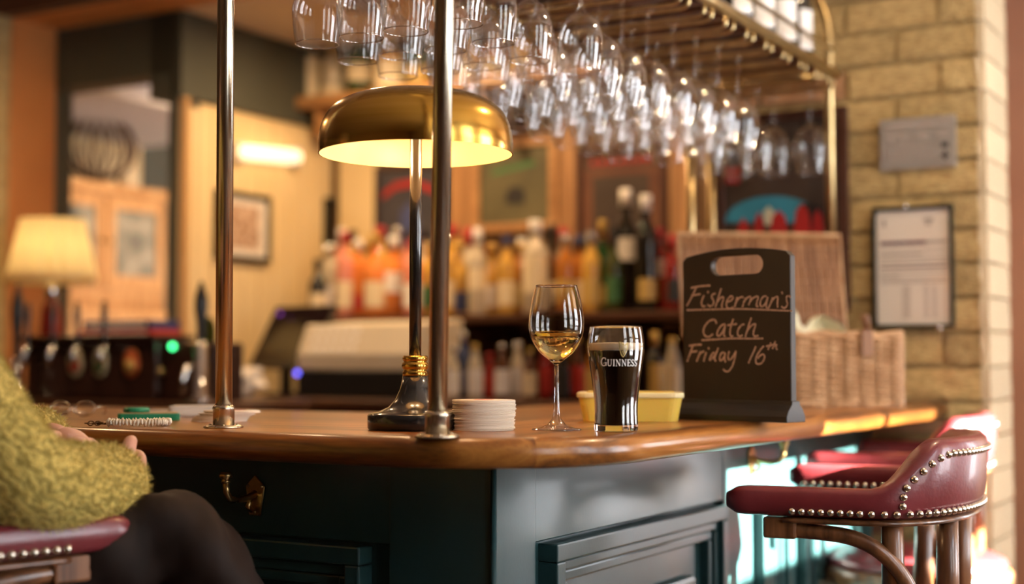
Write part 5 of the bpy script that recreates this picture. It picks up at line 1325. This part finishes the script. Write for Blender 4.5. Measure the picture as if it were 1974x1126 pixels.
M('photo_print', (0.30, 0.17, 0.10), (0.62, 0.45, 0.34), rough=0.6, scale=45, lo=0.4, hi=0.6)
patch(t, W, Hh, y, [(0.22, 0.18), (0.80, 0.18), (0.80, 0.82), (0.22, 0.82)], 'photo_print')
side_pic(622, 383, 648, 512, 'narrow dark framed picture at the far end of the cream wall', 'frame_black', 'poster_dark')
M('tube_glow', (1, 0.9, 0.7), emit=(1.0, 0.80, 0.48), estr=1.6)
u = SIDE_U + 0.03; a = ONU(455, 292, u); b = ONU(572, 303, u)
t = thing('strip_light', 'lit tube lamp fixed on the cream wall above the photograph', 'lamp', a); dv_ = b - a
MB().tube([(0, 0, 0), tuple(dv_)], 0.030, 14).build('tube', 'tube_glow', t)
for k in (0.04, 0.96): MB().box(-0.02, 0.02, -0.02, 0.02, -0.035, 0.035, Matrix.Translation(dv_ * k) @ Matrix.Rotation(ROT, 4, 'Z')).build('end_cap', 'cap_white', t)

# ------------------------------------------------------------------ bottles of the back bar
NAMES = {'glass_black': 'black', 'glass_green': 'green', 'glass_olive': 'olive', 'glass_amber': 'amber', 'glass_gold': 'golden', 'glass_pink': 'pink', 'glass_orange': 'orange', 'glass_clear': 'clear', 'glass_red': 'dark red', 'glass_blue': 'dark blue', 'glass_brown': 'brown'}
LAB = {'label_cream': 'cream', 'label_white': 'white', 'label_red': 'red', 'label_blue': 'blue', 'label_gold': 'gold', 'label_black': 'black', 'label_green': 'green', None: 'no'}
ORD = ['first', 'second', 'third', 'fourth', 'fifth', 'sixth', 'seventh', 'eighth', 'ninth', 'tenth', 'eleventh', 'twelfth', 'thirteenth', 'fourteenth', 'fifteenth', 'sixteenth', 'seventeenth', 'eighteenth', 'nineteenth', 'twentieth', 'twenty-first', 'twenty-second', 'twenty-third', 'twenty-fourth', 'twenty-fifth', 'twenty-sixth', 'twenty-seventh', 'twenty-eighth']
def row(rows, v, z, where, group):
    rows = sorted(rows); 
    for i, (px, ty, kind, w, gm, lm, cm__, lab) in enumerate(rows):
        vv = v + (0.05 if i % 2 else 0.0)
        p = ONPL(px, 600, UV(0, vv), BX); h = max(ONPL(px, ty, UV(0, vv), BX).z - z, 0.10); r = w * p.y / F_PX / 2
        bottle(UV(to_uv(p)[0], vv, z), kind, h, r, gm, lm, cm__, '%s bottle with %s label, %s from the till on the %s' % (NAMES[gm], LAB[lm], ORD[i], where), group=group, lab=lab)
A_, B_, C_ = (0.12, 0.42), (0.30, 0.55), (0.10, 0.55)
row([
 (612, 500, 'squat', 34, 'glass_black', 'label_cream', 'cap_black', A_), (640, 470, 'spirit', 34, 'glass_clear', 'label_white', 'cap_silver', A_),
 (664, 447, 'spirit', 34, 'glass_pink', 'label_cream', 'cap_red', A_), (690, 462, 'spirit', 38, 'glass_orange', 'label_red', 'cap_white', (0.1, 0.3)),
 (722, 450, 'squat', 44, 'glass_orange', 'label_cream', 'cap_gold', A_), (758, 456, 'squat', 46, 'glass_orange', 'label_white', 'cap_white', B_),
 (795, 462, 'spirit', 38, 'glass_pink', 'label_white', 'cap_red', A_), (826, 470, 'spirit', 36, 'glass_gold', 'label_green', 'cap_gold', A_),
 (858, 452, 'spirit', 36, 'glass_gold', 'label_cream', 'cap_silver', A_), (886, 466, 'squat', 42, 'glass_gold', 'label_blue', 'cap_gold', (0.05, 0.32)),
 (920, 445, 'spirit', 36, 'glass_clear', 'label_cream', 'cap_white', B_), (948, 470, 'squat', 40, 'glass_gold', 'label_white', 'cap_gold', A_),
 (977, 455, 'spirit', 34, 'glass_gold', 'label_cream', 'cap_blue', A_), (1003, 470, 'spirit', 36, 'glass_amber', 'label_gold', 'cap_gold', A_),
 (1032, 425, 'spirit', 50, 'glass_clear', 'label_cream', 'cap_white', (0.22, 0.62)), (1064, 460, 'spirit', 34, 'glass_brown', 'label_cream', 'cap_black', A_),
 (1090, 452, 'spirit', 36, 'glass_amber', 'label_gold', 'cap_silver', A_), (1116, 455, 'squat', 40, 'glass_amber', 'label_cream', 'cap_blue', A_),
 (1140, 448, 'spirit', 36, 'glass_gold', 'label_gold', 'cap_silver', A_), (1163, 425, 'wine', 36, 'glass_green', 'label_gold', 'cap_gold', (0.1, 0.3)),
 (1183, 440, 'wine', 32, 'glass_olive', 'label_green', 'cap_black', A_), (1207, 365, 'spirit', 46, 'glass_black', 'label_white', 'cap_white', (0.42, 0.60)),
 (1246, 376, 'spirit', 44, 'glass_black', 'label_gold', 'cap_white', (0.1, 0.28)), (1271, 440, 'spirit', 38, 'glass_red', 'label_white', 'cap_red', (0.42, 0.62)),
 (1298, 452, 'wine', 36, 'glass_red', 'label_black', 'cap_red', A_)], 2.86, S1Z, 'main bottle shelf', 'bottles on the main back bar shelf')
rr_ = random.Random(21); back = []
for px in range(628, 1150, 27):
    gm = rr_.choice(['glass_gold', 'glass_clear', 'glass_orange', 'glass_amber', 'glass_clear', 'glass_gold', 'glass_pink'] if px < 880 else ['glass_gold', 'glass_clear', 'glass_amber', 'glass_brown', 'glass_clear', 'glass_olive'])
    back.append((px + rr_.randint(-5, 5), rr_.randint(430, 475), rr_.choice(['spirit', 'spirit', 'wine', 'squat']), rr_.randint(34, 42), gm, rr_.choice(['label_cream', 'label_white', 'label_gold', 'label_red', 'label_cream']), rr_.choice(['cap_gold', 'cap_silver', 'cap_white', 'cap_black', 'cap_red']), rr_.choice([A_, B_])))
row(back, 3.06, S1Z, 'rear shelf row', 'bottles in the rear row of the shelf')
row([
 (872, 668, 'mixer', 30, 'glass_clear', 'label_white', 'cap_silver', C_), (893, 640, 'spirit', 32, 'glass_blue', 'label_blue', 'cap_silver', A_), (916, 664, 'mixer', 30, 'glass_clear', 'label_white', 'cap_gold', C_),
 (944, 682, 'mixer', 28, 'glass_red', 'label_red', 'cap_red', C_), (968, 664, 'mixer', 30, 'glass_brown', 'label_white', 'cap_silver', C_), (998, 660, 'mixer', 30, 'glass_clear', 'label_white', 'cap_white', C_),
 (1022, 672, 'mixer', 26, 'glass_brown', 'label_cream', 'cap_gold', C_), (1052, 655, 'mixer', 30, 'glass_red', 'label_red', 'cap_gold', C_), (1084, 664, 'mixer', 28, 'glass_black', 'label_black', 'cap_red', C_),
 (1112, 650, 'mixer', 30, 'glass_brown', 'label_red', 'cap_gold', C_), (1142, 660, 'mixer', 28, 'glass_amber', 'label_gold', 'cap_gold', C_), (1262, 640, 'wine', 32, 'glass_black', 'label_gold', 'cap_gold', C_), (1296, 650, 'mixer', 32, 'glass_clear', 'label_cream', 'cap_gold', C_)],
 2.42, BZ, 'back counter', 'mixer bottles on the back counter')
rows_hi = [(597, 92, 'squat', 50, 'glass_black', 'label_cream', 'cap_gold', (0.04, 0.80)), (641, 84, 'spirit', 48, 'glass_clear', 'label_cream', 'cap_gold', (0.02, 0.2)), (692, 70, 'spirit', 52, 'glass_green', 'label_cream', 'cap_gold', (0.22, 0.52)),
 (752, 66, 'squat', 66, 'glass_gold', 'label_cream', 'cap_gold', (0.05, 0.5)), (806, 70, 'spirit', 48, 'glass_green', 'label_gold', 'cap_black', A_), (905, 70, 'spirit', 50, 'glass_gold', 'label_cream', 'cap_gold', A_),
 (955, 75, 'spirit', 48, 'glass_amber', 'label_cream', 'cap_gold', A_), (1010, 72, 'squat', 54, 'glass_gold', 'label_gold', 'cap_gold', A_), (1065, 80, 'spirit', 46, 'glass_amber', 'label_white', 'cap_black', A_)]
for i, (px, ty, kind, w, gm, lm, cm__, lab) in enumerate(rows_hi):
    p = ONV(px, 200, S2V); h = max(ONV(px, ty, S2V).z - S2Z, 0.2)
    bottle(UV(to_uv(p)[0], S2V, S2Z), kind, min(h, 0.30), w * p.y / F_PX / 2, gm, lm, cm__, '%s bottle with %s label, %s on the high shelf from the cream wall' % (NAMES[gm], LAB[lm], ORD[i]), group='bottles on the high shelf', lab=lab)

# ------------------------------------------------------------------ till and screen on the back counter
p = ONV(700, 748, 2.40); pu = to_uv(p)
a = to_uv(ONV(572, 700, 2.36))[0]; b = to_uv(ONV(790, 700, 2.36))[0]
t = thing('cash_till', 'cream cash till on a black drawer base behind the lamp', 'till', UV(a, 2.36, BZ), ROT)
W = b - a
MB().box(0.0, W + 0.01, 0.0, 0.36, 0.0, 0.095).build('drawer_base', 'cap_black', t, bevel=0.004)
M('till_cream', (0.66, 0.58, 0.44), (0.70, 0.62, 0.48), rough=0.45, scale=4)
bm_ = MB(); pr = [(0.0, 0.095), (0.0, 0.15), (0.05, 0.255), (0.34, 0.275), (0.34, 0.095)]; n = len(pr)
bm_.add([(x, y, z) for x in (0.0, W) for y, z in pr], [tuple(range(n)), tuple(range(2 * n - 1, n - 1, -1))] + [(i, n + i, n + (i + 1) % n, (i + 1) % n) for i in range(n)]).build('case', 'till_cream', t, bevel=0.008)
for r_ in range(3):
    for c_ in range(6):
        MB().box(-0.012, 0.012, -0.010, 0.010, 0, 0.006, Matrix.Translation((0.06 + c_ * 0.035, 0.012 + r_ * 0.016, 0.165 + r_ * 0.034)) @ Matrix.Rotation(R(65), 4, 'X')).build('key', 'cap_white', t, bevel=0.002)
# touchscreen
a = to_uv(ONV(452, 680, 2.36))[0]; b = to_uv(ONV(578, 680, 2.36))[0]
t = thing('till_screen', 'black slanted touchscreen monitor with small blue and green lights', 'screen', UV((a + b) / 2, 2.40, BZ), ROT + R(-8)); W = b - a
M('screen_black', (0.018, 0.008, 0.010), rough=0.12, coat=0.3); M('led_blue', (0.1, 0.1, 0.5), emit=(0.12, 0.12, 1.0), estr=4.0); M('led_green', (0.05, 0.5, 0.2), emit=(0.05, 0.9, 0.25), estr=5.0); M('led_purple', (0.2, 0.05, 0.3), emit=(0.3, 0.05, 0.6), estr=0.8)
mt_ = Matrix.Translation((0, 0.02, 0.10)) @ Matrix.Rotation(R(-18), 4, 'X')
sk = Matrix.Identity(4); sk[0][2] = 0.30
MB().box(-W / 2, W / 2, -0.012, 0.02, 0.0, 0.235, mt_ @ sk).build('screen', 'screen_black', t, bevel=0.004)
MB().box(-0.05, 0.05, 0.0, 0.12, 0.0, 0.012).box(-0.02, 0.02, 0.05, 0.07, 0.01, 0.16).build('stand', 'cap_black', t)
MB().sphere((W * 0.48, -0.02, 0.085), 0.009, 10, 8).build('indicator', 'led_blue', t); MB().sphere((-0.02, 0.045, 0.30), 0.007, 10, 8).build('indicator', 'led_purple', t)
# crumpled white napkin on the counter
rn = random.Random(9); b = bmesh.new(); bmesh.ops.create_icosphere(b, subdivisions=3, radius=1)
for vtx in b.verts:
    k = 1 + 0.25 * math.sin(vtx.co.x * 5 + 1) * math.sin(vtx.co.z * 6) + rn.uniform(-.08, .08); vtx.co = Vector((vtx.co.x * 0.075 * k, vtx.co.y * 0.05 * k, (vtx.co.z * 0.055 * k) + 0.055))
    vtx.co.z = max(vtx.co.z, 0)
me = bpy.data.meshes.new('napkin'); b.to_mesh(me); b.free(); me.materials.append(MATS['paper'])
pu = to_uv(ONV(470, 750, 2.31)); o = link('crumpled_napkin', me); o.location = UV(pu[0], 2.31, BZ); tag(o, 'crumpled white napkin on the back counter below the screen', 'napkin')

# ------------------------------------------------------------------ beer font with taps, hand pulls, on the far left counter wing
a = to_uv(ONV(-30, 770, 1.62))[0]; b = to_uv(ONV(418, 770, 1.62))[0]
t = thing('side_counter', 'dark counter wing carrying the beer taps and pleated lamp', 'counter', CORNER, ROT)
MB().box(a, b, 1.62, 2.08, BZ - 0.035, BZ).build('counter_top', 'dark_wood', t, bevel=0.006)
MB().box(a + 0.02, b - 0.02, 1.66, 2.08, 0, BZ - 0.035).build('carcass', 'dark_wood', t)
a = to_uv(ONV(48, 700, 1.74))[0]; b = to_uv(ONV(300, 700, 1.74))[0]; W = b - a; FH = ONV(180, 657, 1.74).z - BZ
t = thing('beer_font', 'dark beer font box with four chrome taps and oval badges', 'beer font', UV(a, 1.74, BZ), ROT)
M('font_brown', (0.035, 0.012, 0.008), rough=0.3, coat=0.3); M('chrome', (0.75, 0.74, 0.72), rough=0.1, metal=1.0)
MB().box(0, W, 0, 0.16, 0, FH).build('cabinet', 'font_brown', t, bevel=0.012)
MB().box(-0.01, W + 0.01, -0.02, 0.17, FH, FH + 0.018).build('top_board', 'font_brown', t, bevel=0.005)
for k, px in enumerate((60, 108, 155, 207)):
    x = to_uv(ONV(px, 650, 1.71))[0] - a
    tp = MB().tube([(x, 0.0, FH - 0.03), (x, -0.045, FH - 0.02), (x, -0.06, FH - 0.045), (x, -0.06, FH - 0.08)], 0.010, 10).build('tap', 'chrome', t)
    MB().lathe([(0, 0), (0.008, 0), (0.011, 0.02), (0.007, 0.035), (0.008, 0.06), (0.011, 0.10), (0.008, 0.135), (0, 0.14)], 14, Matrix.Translation((x, -0.045, FH - 0.012))).build('tap_handle', 'black_metal', tp)
M('badge_cream', (0.60, 0.50, 0.30), rough=0.4); M('badge_orange', (0.55, 0.12, 0.03), rough=0.4)
for px, m_, m2 in ((143, 'badge_cream', 'label_red'), (190, 'badge_cream', 'label_green'), (250, 'badge_orange', 'label_gold')):
    x = to_uv(ONV(px, 700, 1.73))[0] - a; z = ONV(px, 700, 1.73).z - BZ
    bd = MB().lathe([(0, 0), (0.034, 0), (0.034, 0.006), (0.030, 0.009), (0, 0.009)], 24, Matrix.Translation((x, 0, z)) @ Matrix.Rotation(R(90), 4, 'X') @ Matrix.Diagonal((1, 1.35, 1, 1))).build('badge', m_, t)
    MB().lathe([(0, 0.0095), (0.022, 0.0095), (0.022, 0.0105), (0, 0.0105)], 20, Matrix.Translation((x, 0, z - 0.01)) @ Matrix.Rotation(R(90), 4, 'X') @ Matrix.Diagonal((1, 1.0, 1, 1))).build('badge_print', m2, bd)
def hand_pull(px, py_top, py_bot, v, label):
    p = ONV(px, 760, v); pu = to_uv(p); zt = ONV(px, py_top, v).z; zb = ONV(px, py_bot, v).z
    t = thing('hand_pull', label, 'hand pump', UV(pu[0], v, BZ), ROT); h = zt - BZ; hb_ = zb - BZ
    MB().lathe([(0, 0), (0.035, 0), (0.035, 0.012), (0.022, 0.02), (0.020, hb_ - 0.01), (0.015, hb_), (0, hb_)], 20).build('pump_body', 'chrome', t)
    MB().lathe([(0, hb_), (0.010, hb_), (0.012, hb_ + h * 0.05), (0.013, hb_ + (h - hb_) * 0.3), (0.021, hb_ + (h - hb_) * 0.55), (0.020, hb_ + (h - hb_) * 0.72), (0.010, hb_ + (h - hb_) * 0.88), (0.007, hb_ + (h - hb_) * 0.95), (0, h)], 18).build('pump_handle', 'cap_black', t)
    MB().tube([(0, -0.02, hb_ * 0.6), (0, -0.06, hb_ * 0.6), (0, -0.075, hb_ * 0.4), (0, -0.075, hb_ * 0.15)], 0.008, 8).build('swan_neck', 'chrome', t)
    return t
hand_pull(31, 545, 690, 1.68, 'black hand pump handle beside the pleated lamp')
hand_pull(386, 540, 660, 1.68, 'black hand pump handle in front of the cream wall')
# olive bottle-shaped badge next to the hand pump, green and brass lights on the drinks dispenser
pu = to_uv(ONV(395, 740, 1.80))
t = thing('pump_clip', 'rounded olive pump clip sign beside the hand pump', 'sign', UV(pu[0], 1.80, BZ), ROT)
zt = ONV(395, 610, 1.80).z - BZ
MB().box(-0.006, 0.006, 0.0, 0.008, 0, zt * 0.6).build('stalk', 'cap_black', t)
MB().add([(x, y, z) for y in (0.0, 0.01) for x, z in ([(-0.035, zt * 0.45), (0.035, zt * 0.45)] + [(0.035 * math.cos(R(180 * k / 10)), zt - 0.05 + 0.05 * math.sin(R(180 * k / 10))) for k in range(11)])], [tuple(range(13)), tuple(range(25, 12, -1))] + [(i, (i + 1) % 13, 13 + (i + 1) % 13, 13 + i) for i in range(13)]).build('face', 'glass_olive', t)
a = to_uv(ONV(302, 760, 1.74))[0]; b = to_uv(ONV(404, 760, 1.74))[0]
t = thing('drinks_dispenser', 'low dark drinks dispenser with a green light and brass knobs', 'dispenser', UV(a, 1.76, BZ), ROT)
MB().box(0, b - a, 0, 0.14, 0, ONV(350, 660, 1.74).z - BZ).build('housing', 'font_brown', t, bevel=0.01)
for (px, py, m_, r_) in ((332, 668, 'led_green', 0.010), (310, 716, 'rail_brass', 0.012), (380, 708, 'rail_brass', 0.012), (380, 740, 'rail_brass', 0.012), (378, 680, 'chrome', 0.010)):
    q = ONV(px, py, 1.755); x = to_uv(q)[0] - a
    MB().sphere((x, -0.004, q.z - BZ), r_, 12, 8).build('light' if 'led' in m_ else 'knob', m_, t)
# ------------------------------------------------------------------ pleated lamp on the font
pl = ONV(98, 650, 1.98); pu = to_uv(pl); LZ0 = ONV(98, 540, 1.98).z; LZ1 = ONV(98, 424, 1.98).z
t = thing('pleated_lamp', 'table lamp with cream pleated shade and red glass base', 'lamp', UV(pu[0], 1.98, BZ), ROT)
sc_ = pl.y / F_PX
r0, r1 = 79 * sc_, 56 * sc_; NPL = 17; vs_ = []; fs_ = []
for k in range(NPL * 4):
    a = 2 * math.pi * k / (NPL * 4); w = 1 + 0.09 * (1 if k % 4 < 2 else -1)
    vs_ += [(r0 * w * math.cos(a), r0 * w * math.sin(a), LZ0 - BZ), (r1 * w * math.cos(a), r1 * w * math.sin(a), LZ1 - BZ)]
n = NPL * 4
fs_ = [(2 * k, 2 * ((k + 1) % n), 2 * ((k + 1) % n) + 1, 2 * k + 1) for k in range(n)]
m, nt, b = nodes('pleated_fabric'); nt.nodes.remove(b); N = nt.nodes.new
d1 = N('ShaderNodeBsdfDiffuse'); d1.inputs[0].default_value = (0.80, 0.68, 0.42, 1); d2 = N('ShaderNodeBsdfTranslucent'); d2.inputs[0].default_value = (0.85, 0.70, 0.38, 1); mx = N('ShaderNodeMixShader'); mx.inputs[0].default_value = 0.5
nt.links.new(d1.outputs[0], mx.inputs[1]); nt.links.new(d2.outputs[0], mx.inputs[2]); nt.links.new(mx.outputs[0], nt.nodes['Material Output'].inputs[0])
sh = MB().add(vs_, fs_, True).build('shade', 'pleated_fabric', t, recalc=False)
MB().tube([(r0 * 1.03 * math.cos(2 * math.pi * k / 40), r0 * 1.03 * math.sin(2 * math.pi * k / 40), LZ0 - BZ + 0.006) for k in range(40)], 0.011, 8, closed=True, flat=(0.4, 1.6)).build('shade_trim', 'pleated_fabric', sh)
zb_ = LZ0 - BZ
MB().lathe([(0, 0), (0.055, 0), (0.055, 0.012), (0.03, 0.02), (0.034, 0.06), (0.042, zb_ * 0.45), (0.034, zb_ * 0.75), (0.018, zb_ * 0.84), (0, zb_ * 0.84)], 24).build('base', 'glass_red', t)
MB().lathe([(0.0, zb_ * 0.82), (0.020, zb_ * 0.84), (0.026, zb_ * 0.90), (0.018, zb_ * 0.97), (0.012, zb_ + 0.05), (0, zb_ + 0.05)], 18).build('fitting', 'chrome', t)
MB().sphere((0, 0, zb_ + 0.09), 0.028, 12, 10).build('bulb', 'bulb', t)
point_light('pleated_lamp_light', (0, 0, zb_ + 0.10), 2.0, (1.0, 0.74, 0.40), 0.03, t)
# striped boxes behind the taps
for i, (px0, px1, py0, py1, m_, lab) in enumerate(((150, 292, 636, 656, 'label_red', 'red lower carton lying behind the taps'), (160, 290, 618, 636, 'cap_blue', 'blue upper carton lying behind the taps'))):
    v = 1.92; a = to_uv(ONV(px0, 640, v))[0]; b = to_uv(ONV(px1, 640, v))[0]; z0 = ONV(220, py1, v).z; z1 = ONV(220, py0, v).z
    t = thing('flat_carton', lab, 'carton', UV(a, v, BZ if False else z0), ROT, 'cartons behind the taps')
    MB().box(0, b - a, 0, 0.14, 0.0, z1 - z0).build('carton', m_, t, bevel=0.003); MB().box(0.02, b - a - 0.02, -0.001, 0.0, (z1 - z0) * 0.3, (z1 - z0) * 0.7).build('stripe', 'label_white', t)
z0 = ONV(220, 656, 1.92).z
tag(MB().box(a - 0.02, b + 0.02, 1.91, 2.075, BZ, z0).build('carton_plinth', 'font_brown', None, CORNER, ROT, bevel=0.004), 'dark wooden plinth under the cartons behind the taps', 'plinth')

# ------------------------------------------------------------------ pine dresser and twig globe in the next room
DU = -4.55
a = to_uv(ONU(70, 600, DU)); b = to_uv(ONU(322, 600, DU)); ztop = ONU(200, 352, DU).z
t = thing('pine_dresser', 'pine dresser with glazed doors in the next room', 'dresser', UV(DU, a[1], 0), ROT + R(90)); W = b[1] - a[1]
zl = ONU(220, 600, DU).z
MB().box(0, W, 0.02, 0.30, zl, ztop - 0.02).build('cabinet', 'pine', t)
MB().box(-0.03, W + 0.03, -0.02, 0.32, ztop - 0.05, ztop).build('cornice', 'pine', t, bevel=0.01)
MB().box(-0.03, W + 0.03, -0.12, 0.34, zl - 0.04, zl).build('ledge', 'pine', t, bevel=0.006)
MB().box(0, W, -0.10, 0.34, 0, zl - 0.04).build('base', 'pine', t)
M('dresser_glass', (0.10, 0.11, 0.10), (0.40, 0.38, 0.30), rough=0.1, scale=9, coat=0.5)
for k in range(2):
    x0 = 0.02 + k * (W / 2 - 0.01); x1 = x0 + W / 2 - 0.03; zb_, zt_ = zl + 0.13, ztop - 0.07; fw = 0.055
    d = MB().box(x0, x1, 0, 0.03, zb_, zb_ + fw).box(x0, x1, 0, 0.03, zt_ - fw, zt_).box(x0, x0 + fw, 0, 0.03, zb_ + fw, zt_ - fw).box(x1 - fw, x1, 0, 0.03, zb_ + fw, zt_ - fw).build('door', 'pine', t, bevel=0.004)
    MB().box(x0 + fw * .8, x1 - fw * .8, 0.012, 0.018, zb_ + fw * .8, zt_ - fw * .8).build('pane', 'dresser_glass', d)
    MB().sphere((x1 - 0.02 if k == 0 else x0 + 0.02, -0.012, (zb_ + zt_) / 2), 0.012, 10, 8).build('knob', 'hook_brass', d)
v272 = to_uv(ONU(272, 300, DU - 0.5))[1]
struct('trim_9', MB().box(DU - 0.6, DU - 0.5, 2.5, v272, 1.0, CEIL), 'cream_wall', 'cream wall behind the pine dresser', cat='trim')
struct('trim_12', MB().box(DU - 0.62, DU - 0.49, v272, 6.1, 0, CEIL), 'grey_wall', 'dark olive wall beside the pine dresser', cat='trim')
bz0 = ONU(150, 195, DU + 0.3).z
struct('trim_10', MB().box(DU - 0.485, DU + 0.55, 2.5, v272, bz0, bz0 + 0.25), 'lilac_wall', 'pale grey bulkhead in the next room', cat='trim')
pc = ONU(190, 285, DU + -0.12)
gl_ = thing('twig_globe', 'open globe of bent twigs on top of the dresser', 'ornament', Vector((pc.x, pc.y, ztop)))
M('twig', (0.10, 0.055, 0.03), rough=0.8)
gr = 0.165; zc = pc.z - ztop; zc = max(zc, gr + 0.01)
for k in range(9):
    a = math.pi * k / 9
    MB().tube([(gr * math.sin(2 * math.pi * q / 24) * math.cos(a) * 1.15, gr * math.sin(2 * math.pi * q / 24) * math.sin(a) * 1.15, zc + gr * math.cos(2 * math.pi * q / 24)) for q in range(24)], 0.009, 6, closed=True).build('twig_hoop', 'twig', gl_)
MB().lathe([(0, 0), (0.06, 0), (0.05, 0.03), (0.03, zc - gr + 0.02), (0, zc - gr + 0.02)], 14).build('stand', 'twig', gl_)
pc2 = ONU(245, 350, DU - 0.1)
tag(MB().lathe([(0, 0), (0.045, 0), (0.06, 0.03), (0.055, 0.08), (0.035, 0.10), (0, 0.105)], 18).build('cream_jar', 'label_cream', None, Vector((pc2.x, pc2.y, ztop))), 'small cream jar on the dresser beside the twig globe', 'jar')

# ------------------------------------------------------------------ room lamps: warm ceiling spots with housings
SPOTS = [(-1.3, 2.55, 10, (1.0, 0.62, 0.30)), (-2.2, 2.6, 15, (1.0, 0.66, 0.34)), (-0.95, 1.5, 3, (1.0, 0.68, 0.38)), (-2.0, 1.4, 5, (1.0, 0.64, 0.34)), (-3.7, 3.6, 15, (1.0, 0.66, 0.34)), (0.42, 1.15, 10, (1.0, 0.72, 0.42)), (-3.2, 1.2, 10, (1.0, 0.58, 0.28))]
for i, (u, v, pw, col) in enumerate(SPOTS):
    t = thing('ceiling_spot', 'round ceiling downlight, %s one counted from the bottle shelf' % ORD[i], 'light', UV(u, v, CEIL), ROT, 'ceiling downlights')
    MB().lathe([(0.075, -0.03), (0.08, -0.028), (0.08, 0.0), (0.07, 0.0)], 24, cap=False).build('housing', 'cap_white', t)
    o = area_light('downlight', (0, 0, -0.032), pw, col, 0.07); o.parent = t
